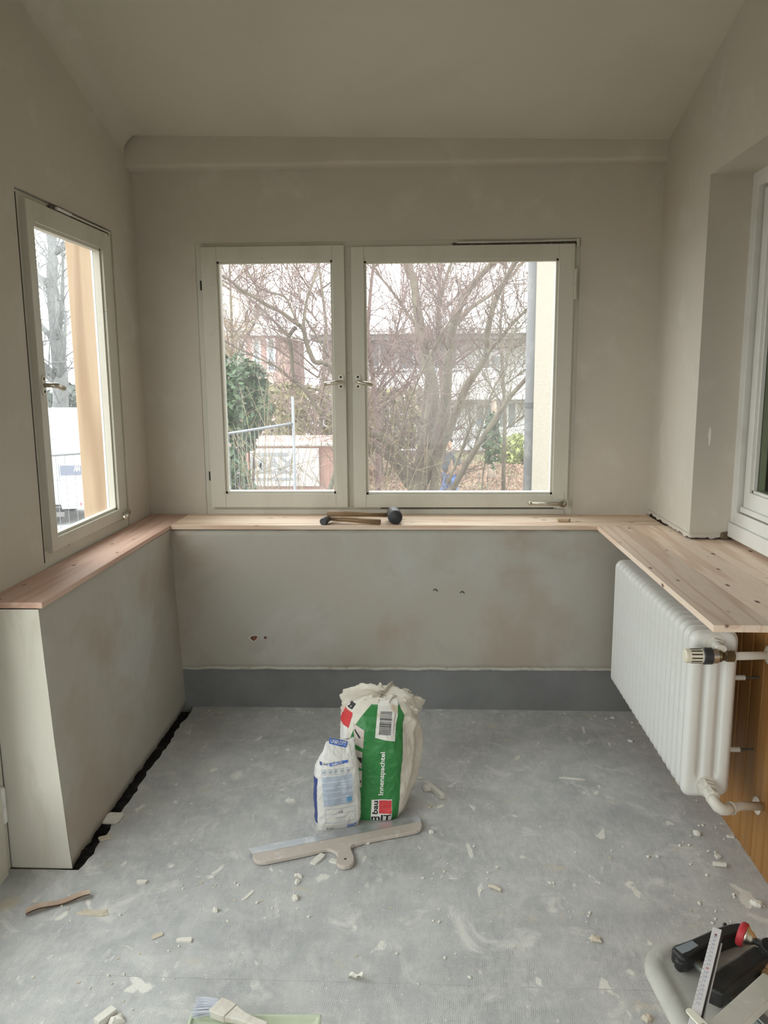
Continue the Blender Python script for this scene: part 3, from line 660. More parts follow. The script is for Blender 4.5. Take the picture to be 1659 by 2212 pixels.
# ================================================================== BAGS
class Bag:
    def __init__(s, c, phi, levels, amp, scale, seed, shear=0, fold=0):
        s.fold = fold
        s.c = Vector(c); s.phi = phi; s.l = levels; s.amp = amp; s.sc = scale; s.seed = seed; s.shear = shear
        s.ex = Vector((cos(phi), sin(phi), 0)); s.ey = Vector((-sin(phi), cos(phi), 0))
    def lev(s, z): return interp(s.l, z)      # a, b, n, ox, oy
    def wr(s, x, y, z, a, b, ox, oy, off):
        dx, dy = (x-ox)/a, (y-oy)/b; l = sqrt(dx*dx+dy*dy)+1e-6; dx /= l; dy /= l
        p = Vector((x*s.sc, y*s.sc, z*s.sc*.8+s.seed))
        w_ = noise.noise(p)*.6+(.5-abs(noise.noise(p*2.3)))*.8*.6+(.4-abs(noise.noise(p*5.1+Vector((3,1,2)))))*.28
        w_ *= s.amp*sm(z/.03)*(1 if z < .9*s.l[-1][0] else 1.0)
        if s.fold and dx > .3: w_ += s.fold*sm((dx-.3)*2.5)*((.45-abs(sin(y*24+z*7+1.1*sin(z*16))))+.5*(.45-abs(sin(y*55-z*11+2))))*sm((z-.06)/.12)
        x += dx*(w_+off); y += dy*(w_+off)
        q = s.c+s.ex*x+s.ey*y; return Vector((q.x, q.y, z*(1+s.shear*x)+.0005))
    def ang(s, th, z, off=0):
        a, b, n, ox, oy = s.lev(z); S = lambda v: math.copysign(abs(v)**(2/n), v)
        return s.wr(ox+a*S(sin(th)), oy-b*S(cos(th)), z, a, b, ox, oy, off)
    def front(s, x, z, off=0):
        a, b, n, ox, oy = s.lev(z); xr = max(-.985, min(.985, (x-ox)/a))
        return s.wr(ox+a*xr, oy-b*(1-abs(xr)**n)**(1/n), z, a, b, ox, oy, off)
    def body(s, nu=150, nv=110):
        H = s.l[-1][0]; mb = MB().grid(lambda u, v: s.ang(2*pi*u, v*H), nu, nv, None, True)
        c0 = len(mb.v); mb.v.append(tuple(s.c+Vector((0,0,.0005)))); mb.f += [(i, (i+1)%nu, c0) for i in range(nu)]
        tp = sum((Vector(mb.v[nv*nu+i]) for i in range(nu)), Vector())/nu
        c1 = len(mb.v); mb.v.append(tuple(tp-Vector((0,0,.012)))); mb.f += [(nv*nu+i, nv*nu+(i+1)%nu, c1) for i in range(nu)]
        return mb
    def px(s, u, v, b0):
        p = at_plane(u, v, s.c-s.ey*b0, s.ey); d = p-s.c; return d.dot(s.ex), p.z
    def quad(s, pxs, off, b0, n=24, m=24):
        q = [s.px(u, v, b0) for u, v in pxs]        # tl, tr, br, bl
        def fn(u, v):
            x = lerp(lerp(q[3][0], q[2][0], u), lerp(q[0][0], q[1][0], u), v); z = lerp(lerp(q[3][1], q[2][1], u), lerp(q[0][1], q[1][1], u), v)
            return s.front(x, z, off)
        return MB().grid(fn, n, m)
    def text(s, st, pxs, off, b0, bold=0.0):
        """pxs: corners of the text box, tl tr br bl as read"""
        q = [s.px(u, v, b0) for u, v in pxs]; vs, fs = text_mesh(st, bold)
        def fn(p):
            u, v = p.x, p.y
            x = lerp(lerp(q[3][0], q[2][0], u), lerp(q[0][0], q[1][0], u), v); z = lerp(lerp(q[3][1], q[2][1], u), lerp(q[0][1], q[1][1], u), v)
            return s.front(x, z, off)
        return MB().add(vs, fs, fn)
m_paperw = M('bag_paper_white', (.74,.735,.71), .6, 0, [(7,(.66,.64,.60),.5,.75),(30,(.60,.56,.50),.66,.76)], (45,.12,.003))
m_paperc = M('bag_paper_cream', (.66,.62,.54), .65, 0, [(7,(.55,.49,.40),.5,.72),(26,(.72,.69,.63),.55,.7)], (45,.2,.004))
m_green = M('bag_green_print', (.035,.205,.055), .42, 0, [(6,(.028,.17,.045),.5,.75),(38,(.30,.42,.30),.72,.80)], (40,.1,.003))
m_blue = M('print_blue', (.055,.15,.52), .5); m_navy = M('print_navy', (.05,.075,.24), .5)
m_lblue = M('print_pale_blue', (.42,.55,.70), .6); m_gtext = M('print_grey_blue', (.35,.42,.55), .6)
m_white = M('print_white', (.80,.79,.75), .5); m_black = M('print_black', (.02,.02,.02), .5); m_red = M('print_red', (.60,.055,.06), .45)
m_label = M('sticker_stained', (.72,.70,.66), .5, 0, [(18,(.55,.47,.36),.55,.7)])
m_photo = M('print_photo', (.52,.45,.40), .5, 0, [(25,(.62,.57,.53),.5,.7)])

bau = Bag((-.150, 2.832, 0), 0.0, [(0,.100,.125,3.4,-.020,-.040),(.04,.118,.140,3.2,-.014,-.026),(.12,.138,.148,2.9,-.006,-.012),(.25,.150,.150,2.7,.0,-.004),(.34,.148,.143,2.5,.0,.0),(.385,.134,.124,2.3,.002,.004),(.41,.112,.095,2.1,.004,.012),(.420,.085,.062,2.0,.008,.02)], .011, 10, 3.0, 0, .016)
t = thing('plaster_bag', 'tall green and white paper bag of plaster with gathered top, standing on the floor', 'bag', (-.15, 2.83, 0))
obj('paper_sack', bau.body(240, 170), m_paperc, t, 0, True)
GL = [(0,-.122),(.05,-.122),(.15,-.115),(.285,-.107),(.35,-.085),(.385,-.058),(.412,-.028)]; GR = [(0,.062),(.10,.076),(.226,.086),(.33,.092),(.385,.088),(.412,.070)]
def gp(u, v):
    z = .002+v*.410; l = interp(GL, z)[0]; r = interp(GR, z)[0]
    return bau.front(lerp(l, r, u), z, .0008)
obj('green_panel', MB().grid(gp, 130, 200), m_green, t, 0, True)
# white printed flank with red logo corner on the far left
def fl(z0, z1, t0, t1, off, n=20): return MB().grid(lambda u, v: bau.ang(-lerp(t0, t1, u), lerp(z0, z1, v), off), n, n)
obj('white_flank', fl(.02, .40, .80, 2.2, .0005, 40), m_paperw, t, 0, True)
obj('red_logo', fl(.335, .385, .75, 1.45, .0010), m_red, t, 0, True)
obj('black_logo', fl(.39, .405, .85, 1.2, .0010, 8), m_black, t, 0, True)
B0 = .162
lb = obj('barcode_label', bau.quad([(815,1535),(858,1540),(852,1606),(810,1598)], .0024, B0, 40, 60), m_label, t, 0, True)
bars = MB(); rb = random.Random(5); v = 1551.0
while v < 1590:
    h = rb.choice([.5,.7,1.0,1.5]); bars_q = bau.quad([(820-(v-1551)*.06, v), (845-(v-1551)*.06, v+1.6), (845-(v-1551)*.06, v+h+1.6), (820-(v-1551)*.06, v+h)], .0032, B0, 6, 1)
    bars.add(bars_q.v, bars_q.f); v += h+rb.choice([.5,.8,1.1])
obj('barcode', bars, m_black, lb)
obj('barcode_digits', bau.text('4 001234 567890', [(847.5,1590),(850.5,1554),(853,1554),(850,1590)], .0032, B0), m_black, lb)
obj('product_name', bau.text('Innenspachtel', [(817,1718),(821.5,1626),(834.5,1626),(831,1718)], .0024, B0, .020), m_white, t)
lg = obj('maker_logo', bau.quad([(803,1727),(846,1727),(844,1772),(801,1770)], .0023, B0), m_white, t, 0, True)
obj('logo_red_square', bau.quad([(819,1729),(845,1729),(844,1756),(818.5,1755)], .0031, B0), m_red, lg, 0, True)
obj('logo_lettering', bau.text('bau', [(804,1756),(805,1729),(817,1729),(816,1756)], .0031, B0, .03), m_black, lg)
obj('logo_lettering', bau.text('mIT', [(803,1757.5),(843,1758),(842.5,1771),(802,1769.5)], .0031, B0, .03), m_black, lg)
for qd, bar in (([(763,1573),(788,1583),(785,1620.5),(768,1613)], [(766,1584),(768,1582),(780,1598),(777,1600)]), ([(767,1624),(783,1628),(781.5,1663),(770,1660)], [(772,1640),(782,1640),(782,1652),(778,1650)]), ([(772,1667),(782,1668),(781,1703),(773,1701)], [(773,1692),(777,1686),(781,1690),(777,1697)])):
    ph = obj('printed_picture', bau.quad(qd, .0023, B0), m_photo, t, 0, True)
    obj('picture_tool', bau.quad(bar, .0031, B0, 4, 4), m_black, ph)
# gathered, folded-over top: crumpled paper, crisp creases
def top_pt(u, v):
    th = 2*pi*u; c_, s_ = cos(th), sin(th)
    prof = [(.128,.348),(.130,.368),(.122,.385),(.105,.402),(.085,.416),(.060,.424),(.035,.425),(.008,.420)]
    f = v*7; i = min(6, int(f)); r, z = (lerp(prof[i][k], prof[i+1][k], f-i) for k in (0, 1))
    pl = (.5-abs(sin(th*5.5+.8*sin(th*2)+v*1.1)))*.042+(.5-abs(sin(th*9.3+2.0)))*.026
    nz = noise.noise(Vector((c_*4, s_*4, v*4)))*.020+noise.noise(Vector((c_*11, s_*11, v*9)))*.018
    rr = r+(pl+nz)*(.5+.5*sin(pi*min(1, v*1.2)))
    x = .004+rr*1.13*s_; y = .012-rr*(.70 if c_ > 0 else 1.0)*c_
    lift = .026*max(0, -s_*.9+.1)*sm(v*1.5)*max(0, 1-abs(c_+.2)*1.2)-.030*max(0, s_)*sm(v)*.6
    return (bau.c.x+x, bau.c.y+y, z+lift+pl*.35*sm(v*2)+nz*.4)
obj('gathered_top', MB().grid(top_pt, 90, 16, None, True), m_paperc, t, 0, False)
def flap(u, v):
    nz = noise.noise(Vector((u*5, v*5, 1)))*.010
    x = lerp(.035, .138, u)+nz; z = .418-.070*v-.040*u*u+.012*abs(sin(u*8+v*2))+nz; y = -.070+.13*u+.018*sin(u*7)*(1-v)
    return (bau.c.x+x+.014*v*u, bau.c.y+y-.020*v*(1-u), z)
obj('loose_flap', MB().grid(flap, 14, 7), m_paperc, t, 0, False)

uni = Bag((-.299, 2.643, 0), radians(18), [(0,.074,.032,4.5,0,0),(.03,.079,.038,4,0,0),(.10,.081,.042,3.4,0,0),(.18,.080,.043,3.0,0,-.001),(.235,.074,.037,2.8,.001,-.001),(.275,.062,.022,2.6,.006,.0),(.300,.056,.010,2.4,.012,-.001),(.326,.050,.003,2.2,.015,-.004)], .009, 14, 8.0, .10)
t = thing('filler_bag', 'small white and blue paper bag of joint filler in front of the green bag', 'bag', (-.299, 2.643, 0))
obj('paper_sack', uni.body(200, 140), m_paperw, t, 0, True)
B1 = .040
hd = obj('top_band', uni.quad([(714,1594),(752,1604),(747.5,1616),(712.5,1606.5)], .0022, .012), m_blue, t, 0, True)
obj('top_lettering', uni.text('UNIFLOTT', [(717,1596.5),(748.5,1605),(746,1612.5),(716,1604.5)], .0030, .012, .015), m_white, hd)
hb = obj('header_band', uni.quad([(713,1651.5),(752.5,1645),(752.5,1650),(714,1657.5)], .0020, B1), m_blue, t, 0, True)
obj('header_lettering', uni.text('UNIFLOTT', [(717,1651.8),(741,1647.6),(741,1651.6),(717.5,1655.8)], .0030, B1, .02), m_white, hb)
obj('header_square', uni.quad([(694.3,1651.8),(698.6,1651.2),(699,1657),(695,1657.6)], .0020, B1, 3, 3), m_navy, t)
obj('header_small_lettering', uni.text('knauf', [(701,1651.5),(711,1650.5),(711.5,1655.5),(701.5,1656.8)], .0020, B1, .01), m_navy, t)
for i in range(5):
    u0 = 696.5+i*12.4; v0 = 1664.5-i*1.3
    ic = MB(); 
    for e in ([(u0,v0),(u0+9,v0-.6),(u0+9,v0+.1),(u0,v0+.7)], [(u0,v0+10),(u0+9,v0+9.4),(u0+9,v0+10.1),(u0,v0+10.7)], [(u0,v0),(u0+.7,v0),(u0+.7,v0+10),(u0,v0+10)], [(u0+8.3,v0-.6),(u0+9,v0-.6),(u0+9,v0+9.4),(u0+8.3,v0+9.4)], [(u0+2.6,v0+3.2),(u0+6.6,v0+2.8),(u0+6.6,v0+7),(u0+2.6,v0+7.6)]):
        q = uni.quad(e, .0020, B1, 3, 3); ic.add(q.v, q.f)
    obj('icon', ic, m_gtext, t)
bk = obj('text_block', uni.quad([(696,1679),(760,1671),(763,1734),(700,1742)], .0018, B1, 20, 20), M('print_tint', (.60,.66,.72), .6), t, 0, True)
ln = MB(); r2 = random.Random(8)
for i in range(38):
    if i in (6, 13, 19, 27): continue
    f = (i+.5)/38; u0 = 697+f*4; va = 1679.8+f*61.5; vb_ = 1671.8+f*61.5; e = r2.choice([1,1,1,.97,.6]); u1 = lerp(u0, 759+f*3, e); v1 = lerp(va, vb_, e)
    q = uni.quad([(u0,va),(u1,v1),(u1,v1+.75),(u0,va+.75)], .0026, B1, 14, 1); ln.add(q.v, q.f)
obj('text_lines', ln, m_gtext, bk)
obj('small_logo', uni.quad([(747,1721),(758.5,1719),(759,1729),(747.5,1730)], .0030, B1, 4, 4), M('print_sky_blue', (.14,.36,.62), .5), bk)
fb = MB()
for e in ([(703,1748),(765,1741),(765,1741.7),(703,1748.7)], [(704,1758.5),(766,1752),(766,1752.6),(704,1759.1)], [(705,1777.5),(767,1770),(767,1770.8),(705,1778.3)], [(703,1748),(703.7,1748),(705.7,1778),(705,1778)], [(765,1741),(765.7,1741),(767.7,1770),(767,1770)], [(725,1764),(745,1761.5),(745,1762),(725,1764.5)], [(725,1766.5),(745,1764),(745,1764.5),(725,1767)], [(727,1771.5),(745,1769),(745,1769.6),(727,1772.1)]):
    q = uni.quad(e, .0020, B1, 12, 1); fb.add(q.v, q.f)
obj('table_box', fb, m_gtext, t)
obj('ce_mark', uni.text('CE', [(731,1750.5),(739.5,1749.5),(740,1754.3),(731.5,1755.3)], .0022, B1), m_black, t)
ft = obj('foot_logo', uni.quad([(750,1782),(769,1778),(768.5,1788),(749.5,1792)], .0020, B1, 6, 4), m_paperw, t, 0, True)
obj('foot_lettering', uni.text('KNAUF', [(750,1781.5),(768.5,1777.5),(768,1786.5),(750,1790.5)], .0028, B1, .035), m_blue, ft)
obj('weight_lettering', uni.text('5 kg', [(707,1791),(722,1788.5),(722,1792.5),(707.5,1795)], .0020, B1, .02), m_black, t)
obj('side_print', MB().grid(lambda u, v: uni.ang(-lerp(1.15, 1.75, u), lerp(.03, .20, v), .0009), 8, 24), m_navy, t, 0, True)

# ================================================================== SURFACE FILLER BLADE
t = thing('plastering_trowel', 'long dusty plastering blade with a rounded wooden grip lying before the bags', 'trowel', (-.3, 2.55, 0))
def c5(x, y): return (520+x/3.95, 1720+y/3.95)
body_px = [(98,492),(106,528),(128,548),(160,557),(215,556),(400,518),(560,485),(700,452),(735,446),(770,452),(800,466),(822,488),(826,508),(816,530),(812,552),(822,576),(850,592),(885,597),(925,590),(955,572),(970,545),(966,515),(950,470),(936,440),(942,424),(970,404),(1050,380),(1200,350),(1400,313),(1500,292),(1535,275),(1547,250),(1545,225),(1536,212)]
ZT_ = .017
bp = [at(*c5(x, y), Z=ZT_) for x, y in body_px]
obj('grip_board', MB().prism([(p.x, p.y) for p in bp], .003, ZT_), M('dusty_plywood', (.56,.50,.45), .75, 0, [(9,(.50,.43,.38),.5,.7),(30,(.66,.63,.59),.58,.7)], (60,.25,.002)), t, .0025)
st = [at(*c5(x, y), Z=.015) for x, y in [(62,446),(400,378),(1000,263),(1505,164),(1530,195),(1538,216),(1000,318),(500,415),(100,494)]]
obj('steel_blade', MB().prism([(p.x, p.y) for p in st], .0135, .0152), M('worn_steel', (.42,.44,.47), .38, .55, [(7,(.62,.63,.65),.45,.65),(14,(.30,.31,.33),.6,.72)]), t)
hp = at(*c5(892,535), Z=ZT_)
obj('hanging_hole', MB().lathe([(0,.0042),(.0006,.0042)], (hp.x, hp.y, ZT_-.0001), (0,0,1), 12), m_dark, t)

# ================================================================== HAMMERS AND BLOCK ON THE SILL
m_hw = wood('hammer_ash', (.30,.19,.10), (.20,.12,.06), 0, 12, .5, False, .6)
m_iron = M('dark_iron', (.085,.085,.09), .5, .4, [(30,(.16,.15,.15),.5,.7)])
m_rub = M('black_rubber', (.035,.036,.04), .45, 0, [(12,(.09,.09,.10),.55,.75)])
t = thing('rubber_mallet', 'rubber mallet with black cylindrical head lying across the other hammer', 'hammer', (-.25, 3.72, HS))
hc = Vector((-.125, 3.735, HS+.0345))
ax = Vector((.12, -1, -.02)).normalized()
obj('mallet_head', MB().lathe([(-.062,.0001),(-.062,.029),(-.058,.0315),(-.035,.034),(.035,.034),(.058,.0335),(.062,.030),(.0625,.0001)], hc, ax, 28), m_rub, t, 0, True)
hp = [(-.440, 3.690, HS+.049), (-.35, 3.700, HS+.046), (-.25, 3.715, HS+.041), (-.16, 3.73, HS+.036)]
obj('handle', MB().tube(hp, [.0135,.0125,.010,.0115], 10), m_hw, t, 0, True)
t = thing('claw_hammer', 'steel-headed hammer with short wooden handle beneath the rubber mallet', 'hammer', (-.35, 3.69, HS))
hc = Vector((-.440, 3.705, HS+.0205)); hd_ = Vector((.30,.94,.10)).normalized()
hm = MB(); hm.lathe([(-.052,.0001),(-.052,.0175),(-.046,.0195),(-.022,.019),(-.014,.0145),(.014,.0155),(.026,.013)], hc, hd_, 8)
for sg_ in (-1, 1): hm.tube([hc+hd_*.018+Vector((sg_*.005,0,.002)), hc+hd_*.05+Vector((sg_*.008,0,.010)), hc+hd_*.085+Vector((sg_*.011,0,.006)), hc+hd_*.10+Vector((sg_*.012,0,-.002))], [.011,.009,.006,.002], 6)
obj('hammer_head', hm, m_iron, t, .001)
obj('handle', MB().tube([(-.435, 3.712, HS+.022), (-.35, 3.70, HS+.018), (-.27, 3.685, HS+.0145), (-.188, 3.668, HS+.013)], [.010,.0105,.0115,.0125], 10), m_hw, t, 0, True)
bk = MB().prism([(0,0),(.05,0),(.062,.022),(.012,.026),(-.004,.012)], 0, .013, lambda p: Matrix.Rotation(-.05, 4, 'Z') @ p + Vector((.648, 3.745, HS+.001)))
tag(obj('wood_offcut', bk, wood('offcut_pine', (.62,.50,.34), (.48,.34,.2), 0, 8, .7, False), None, .001), 'tiny pale wood offcut lying on the back sill below the lever', 'offcut')

# ================================================================== TOOL PILE, BOTTOM RIGHT
m_dustbox = M('dusty_grey_plastic', (.46,.45,.41), .75, 0, [(6,(.38,.365,.33),.5,.7),(22,(.56,.55,.52),.56,.7)], (50,.15,.003))
LZ = .42
def rrect(x0, x1, y0, y1, r, n=8):
    o = []
    for cx, cy, a0 in ((x1-r, y0+r, -pi/2), (x1-r, y1-r, 0), (x0+r, y1-r, pi/2), (x0+r, y0+r, pi)):
        o += [(cx+r*cos(a0+k*pi/2/n), cy+r*sin(a0+k*pi/2/n)) for k in range(n+1)]
    return o
lv_ = [(-.060, LZ-.034), (-.018, LZ-.034), (-.006, LZ-.030), (0, LZ-.020), (0, LZ-.012), (-.006, LZ-.004), (-.018, LZ), (-.030, LZ+.0005), (-.036, LZ-.003), (-.050, LZ-.004)]
sp = at(1399, 2095, Z=LZ); s_o = Vector((sp.x, sp.y, 0)); SR = Matrix.Rotation(.10, 4, 'Z')
bxm = MB(); rings = []
for off, z in lv_:
    base = rrect(-off, .36+off, -.30-off, .085+off, max(.02, .085+off))
    rings.append([SR @ Vector((x, y, z)) + s_o for x, y in base])
nr = len(rings[0])
for rr in rings: bxm.v += [tuple(p) for p in rr]
bxm.f += [(j*nr+i, j*nr+(i+1)%nr, (j+1)*nr+(i+1)%nr, (j+1)*nr+i) for j in range(len(rings)-1) for i in range(nr)]
bxm.f += [tuple(range(nr)), tuple((len(rings)-1)*nr+i for i in range(nr))]
sc_ = SR @ Vector((.18, -.11, 0)) + s_o
t = thing('stool', 'dusty grey plastic stool with rounded seat carrying the clamps', 'stool', (sc_.x, sc_.y, 0))
obj('seat', bxm, m_dustbox, t, 0, True)
for lx, ly in ((.12,-.03),(.27,-.03),(.27,-.20),(.12,-.20)):
    a_ = SR @ Vector((lx, ly, LZ-.034)) + s_o; obj('leg', MB().tube([a_, Vector((a_.x, a_.y, 0.0))], [.020,.016], 12), m_dustbox, t, 0, True)
m_blk = M('clamp_black_iron', (.022,.022,.022), .38, .2, [(20,(.05,.05,.05),.5,.75)])
m_zinc = M('zinc_bar', (.50,.53,.52), .35, .9, [(16,(.40,.42,.41),.5,.7)])
ZC = LZ+.002
t = thing('bar_clamp', 'black screw clamp with zinc bar and red pad lying on the grey stool', 'clamp', (.65, 1.35, LZ))
def q6(x, y): return (1390+x/6.167, 1950+y/6.167)
def strip(pxl, z, hw): # flat-ish bar along pixel path
    P_ = [at(*q6(*p), Z=z) for p in pxl]; return P_
def arm(pxl, widths, z0, z1):
    P_ = [at(*q6(*p), Z=z1) for p in pxl]; L = []; R_ = []
    for i, p in enumerate(P_):
        d = (P_[min(i+1, len(P_)-1)]-P_[max(i-1, 0)]); d.z = 0; d.normalize(); nrm = Vector((-d.y, d.x, 0))
        L.append(p+nrm*widths[i]*.80); R_.append(p-nrm*widths[i]*.80)
    return MB().prism([(p.x, p.y) for p in L+R_[::-1]], z0, z1)
A1 = arm([(440,660),(520,640),(680,560),(860,470),(1040,390),(1200,340),(1320,320),(1375,330)], [.022,.026,.021,.019,.020,.020,.020,.012], ZC, ZC+.034)
obj('fixed_jaw', A1, m_blk, t, .006)
obj('jaw_spur', arm([(1080,330),(1085,255)], [.006,.005], ZC+.004, ZC+.03), m_blk, t, .003)
obj('grey_label', arm([(470,635),(560,600),(690,535)], [.012,.012,.010], ZC+.0335, ZC+.0348), M('worn_label', (.22,.25,.27), .5), t)
obj('jaw_boss', arm([(500,700),(560,790)], [.020,.015], ZC, ZC+.026), m_blk, t, .006)
bar1 = arm([(600,690),(900,950),(1200,1250),(1700,1720)], [.011]*4, ZC+.008, ZC+.016); obj('bar', bar1, m_zinc, t, .001)
bar1 = arm([(640,720),(900,990),(1200,1290),(1700,1760)], [.0022]*4, ZC+.0155, ZC+.0185); obj('bar_ridge', bar1, m_zinc, t)
A2 = arm([(950,1160),(1020,1040),(1150,930),(1330,810),(1480,700),(1590,620)], [.018,.027,.026,.025,.024,.022], ZC+.004, ZC+.040)
obj('sliding_jaw', A2, m_blk, t, .006)
pc = at(*q6(1365, 445), Z=ZC+.045); sd = (at(*q6(1700, 620), Z=ZC+.040)-pc).normalized()
pdm = MB().lathe([(-.014,.0001),(-.0139,.022),(-.010,.0245),(-.002,.0245),(0,.022)], pc, sd, 28); obj('red_pad', pdm, M('red_rubber', (.42,.03,.04), .5), t, 0, True)
obj('swivel_disc', MB().lathe([(-.001,.0205),(.002,.0205),(.004,.017),(.012,.013),(.018,.008),(.021,.0001)], pc, sd, 28), m_alu, t, 0, True)
obj('spindle', MB().tube([pc+sd*.015, pc+sd*.10], .0075, 12), m_blk, t, 0, True)
obj('spindle_collar', MB().tube([pc+sd*.048, pc+sd*.066], .0155, 16), m_blk, t, 0, True)
obj('spindle_nut', MB().lathe([(-.02,.019),(.02,.019)], at(*q6(1660, 660), Z=ZC+.035), (0.1,-.3,1), 14), m_blk, t, .002)
# dusty lath over the clamp bar
la = arm([(960,1730),(1740,1005)], [.026,.026], ZC+.042, ZC+.062)
tag(obj('wooden_lath', la, M('dusty_lath', (.45,.43,.38), .8, 0, [(8,(.38,.36,.31),.5,.7),(30,(.60,.58,.54),.62,.72)], (50,.2,.002)), None, .003), 'dusty grey-brown lath crossing the zinc clamp bar at the corner', 'lath')
la = arm([(1500,1440),(1760,1690)], [.012,.012], ZC+.018, ZC+.024)
tag(obj('metal_bar', la, m_zinc, None, .001), 'flat zinc bar poking out below the dusty lath at the corner', 'bar')
# folding rule
t = thing('folding_rule', 'white folding rule with printed centimetre figures leaning across the clamp', 'ruler', (.6, 1.35, LZ))
ra, rb_ = at(*q6(985, 340), Z=ZC+.062), at(*q6(660, 1640), Z=ZC+.058)
rd_ = (rb_-ra); rl = rd_.length; rd_.normalize(); rn = Vector((-rd_.y, rd_.x, 0)).normalized(); rn = rn if rn.x > 0 else -rn; ru = rn.cross(rd_); ru = ru if ru.z > 0 else -ru
def rp(s, w_, h): return ra+rd_*s+rn*w_+ru*h
m_rule = M('rule_white', (.72,.70,.72), .5, 0, [(20,(.64,.62,.62),.5,.7)])
def slat(s0, s1, h0, h1, w0=-.0085, w1=.0085): 
    m_ = MB(); m_.add([rp(s, w_, h) for h in (h0, h1) for s, w_ in ((s0, w0), (s1, w0), (s1, w1), (s0, w1))], [(0,3,2,1),(4,5,6,7),(0,1,5,4),(1,2,6,5),(2,3,7,6),(3,0,4,7)]); return m_
obj('slat', slat(0, rl+.05, -.0034, 0), m_rule, t, .0008); obj('slat', slat(.012, rl+.06, -.0072, -.0040, -.005, .0118), M('rule_edge_dark', (.05,.05,.055), .5), t, .0008)
obj('slat', slat(.03, rl+.07, -.0108, -.0076, -.002, .0140), m_rule, t, .0008)
obj('rivet', MB().lathe([(0,.0026),(.0006,.0022)], rp(.022, 0, 0), ru, 10), M('rule_rivet', (.25,.08,.09), .5, .5), t)
for kk in range(17):
    s_ = .026+kk*.0122
    if s_ > rl: break
    num = 28-kk; vs_, fs_ = text_mesh(str(num), .01)
    obj('figure', MB().add(vs_, fs_, lambda p, s_=s_: rp(s_+.0052-p.y*.0058, -.0035+p.x*.0062, .0003)), m_red if num == 20 else m_gtext, t)
    obj('tick', MB().add([rp(s_+.0075+d, w_, .0003) for d, w_ in ((0,-.0085),(.0006,-.0085),(.0006,-.0045),(0,-.0045))], [(0,1,2,3)]), m_black, t)
jt = at(*q6(660, 1490), Z=ZC+.064)
cap = [(-.0075+.0*k, 0) for k in range(0)]
cp = MB().prism([(.0075*cos(a), .018+.0075*sin(a)) for a in [k*pi/6 for k in range(7)]]+[(.009*cos(a), -.030+.009*sin(a)) for a in [pi+k*pi/6 for k in range(7)]], 0, .003, lambda p: jt+Matrix.Rotation(.42, 4, 'Z') @ p+Vector((.004,-.012,0)))
obj('joint_cap', cp, M('rule_cap', (.72,.70,.60), .45), t, .001)
obj('joint_rivet', MB().lathe([(0,.004),(.001,.003)], jt+Vector((.009,-.026,.003)), (0,0,1), 12), m_alu, t)
# wooden sticks seen at the right edge
for i, (pp, r_) in enumerate((([(1480,900),(1800,1010)],.010), ([(1530,820),(1800,900)],.009), ([(1560,1010),(1800,1080)],.009))):
    P_ = [at(*q6(*p), Z=LZ+.014+.006*(i == 1)) for p in pp]
    tag(obj('wood_stick', MB().tube(P_, r_, 8), wood('stick_wood_%d' % i, (.42,.27,.13), (.25,.14,.06), 0, 10, .6, False), None, 0), ('lower', 'upper', 'lowest short')[i]+' thin brown wood stick beside the black sliding jaw', 'stick', 'wood sticks in the tool pile')

# ================================================================== PAINT TRAY AND BRUSH
m_tray = M('pale_green_plastic', (.50,.56,.42), .35, 0, [(8,(.42,.47,.33),.5,.7),(25,(.72,.74,.68),.62,.72)])
ta, tb = at(411, 2191, Z=.05), at(694, 2191, Z=.05)
tw = (tb-ta).length; td = (tb-ta).normalized(); tn = Vector((-td.y, td.x, 0))
def trp(x, y, z): p = ta+td*x+tn*y; return Vector((p.x, p.y, z))
tr = MB(); prof = [(.0, .0, .018), (.0, .0, .05), (.010, .010, .052), (.014, .014, .046), (.030, .030, .040), (.034, .034, .026), (.05, .05, .012)]
def tray_ring(o, z, bottom=False): return [trp(x, y, z) for x, y in ((o, -o), (tw-o, -o), (tw-o, -.36+o), (o, -.36+o))]
rgs = [tray_ring(.03, .0), tray_ring(.012, .03), tray_ring(.0, .044), tray_ring(0, .051), tray_ring(.007, .052), tray_ring(.011, .046), tray_ring(.026, .043), tray_ring(.031, .043), tray_ring(.036, .020), tray_ring(.05, .006)]
for rg in rgs: tr.v += [tuple(p) for p in rg]
tr.f += [(j*4+i, j*4+(i+1)%4, (j+1)*4+(i+1)%4, (j+1)*4+i) for j in range(len(rgs)-1) for i in range(4)]; tr.f += [(0,1,2,3), tuple((len(rgs)-1)*4+i for i in range(4))]
tag(obj('paint_tray', tr, m_tray, None, .002), 'pale green plastic paint tray at the bottom edge of the picture', 'tray')
t = thing('paint_brush', 'dust-covered flat brush with pale bristles resting on the green tray', 'brush', (-.5, 1.72, .05))
b0, b1, b2 = at(424, 2172, Z=.066), at(468, 2176, Z=.062), at(500, 2190, Z=.062)
bd = (b1-b0).normalized(); bn = Vector((-bd.y, bd.x, 0)).normalized()
br = MB(); rb3 = random.Random(4)
for k in range(170):
    w_ = rb3.uniform(-1, 1); h_ = rb3.uniform(-1, 1); a_ = b1+bn*w_*.020+Vector((0,0,h_*.006)); e_ = b0+bn*w_*.027+Vector((0,0,h_*.009-.006))+bd*rb3.uniform(-.008,.008)
    br.tube([a_, lerp(a_, e_, .5)+Vector((0,0,.002)), e_], [.0012,.0012,.0005], 4, False)
bo = obj('bristles', br, M('pale_bristles', (.60,.63,.70), .6), t); bo['kind'] = 'stuff'
dd = (at(560, 2216, Z=.075)-b1).normalized(); dn = Vector((-dd.y, dd.x, 0)).normalized()
L0 = b1-dd*.004
hnd = [(0,.024),(.012,.025),(.050,.023),(.062,.020),(.085,.014),(.11,.0125),(.16,.013)]
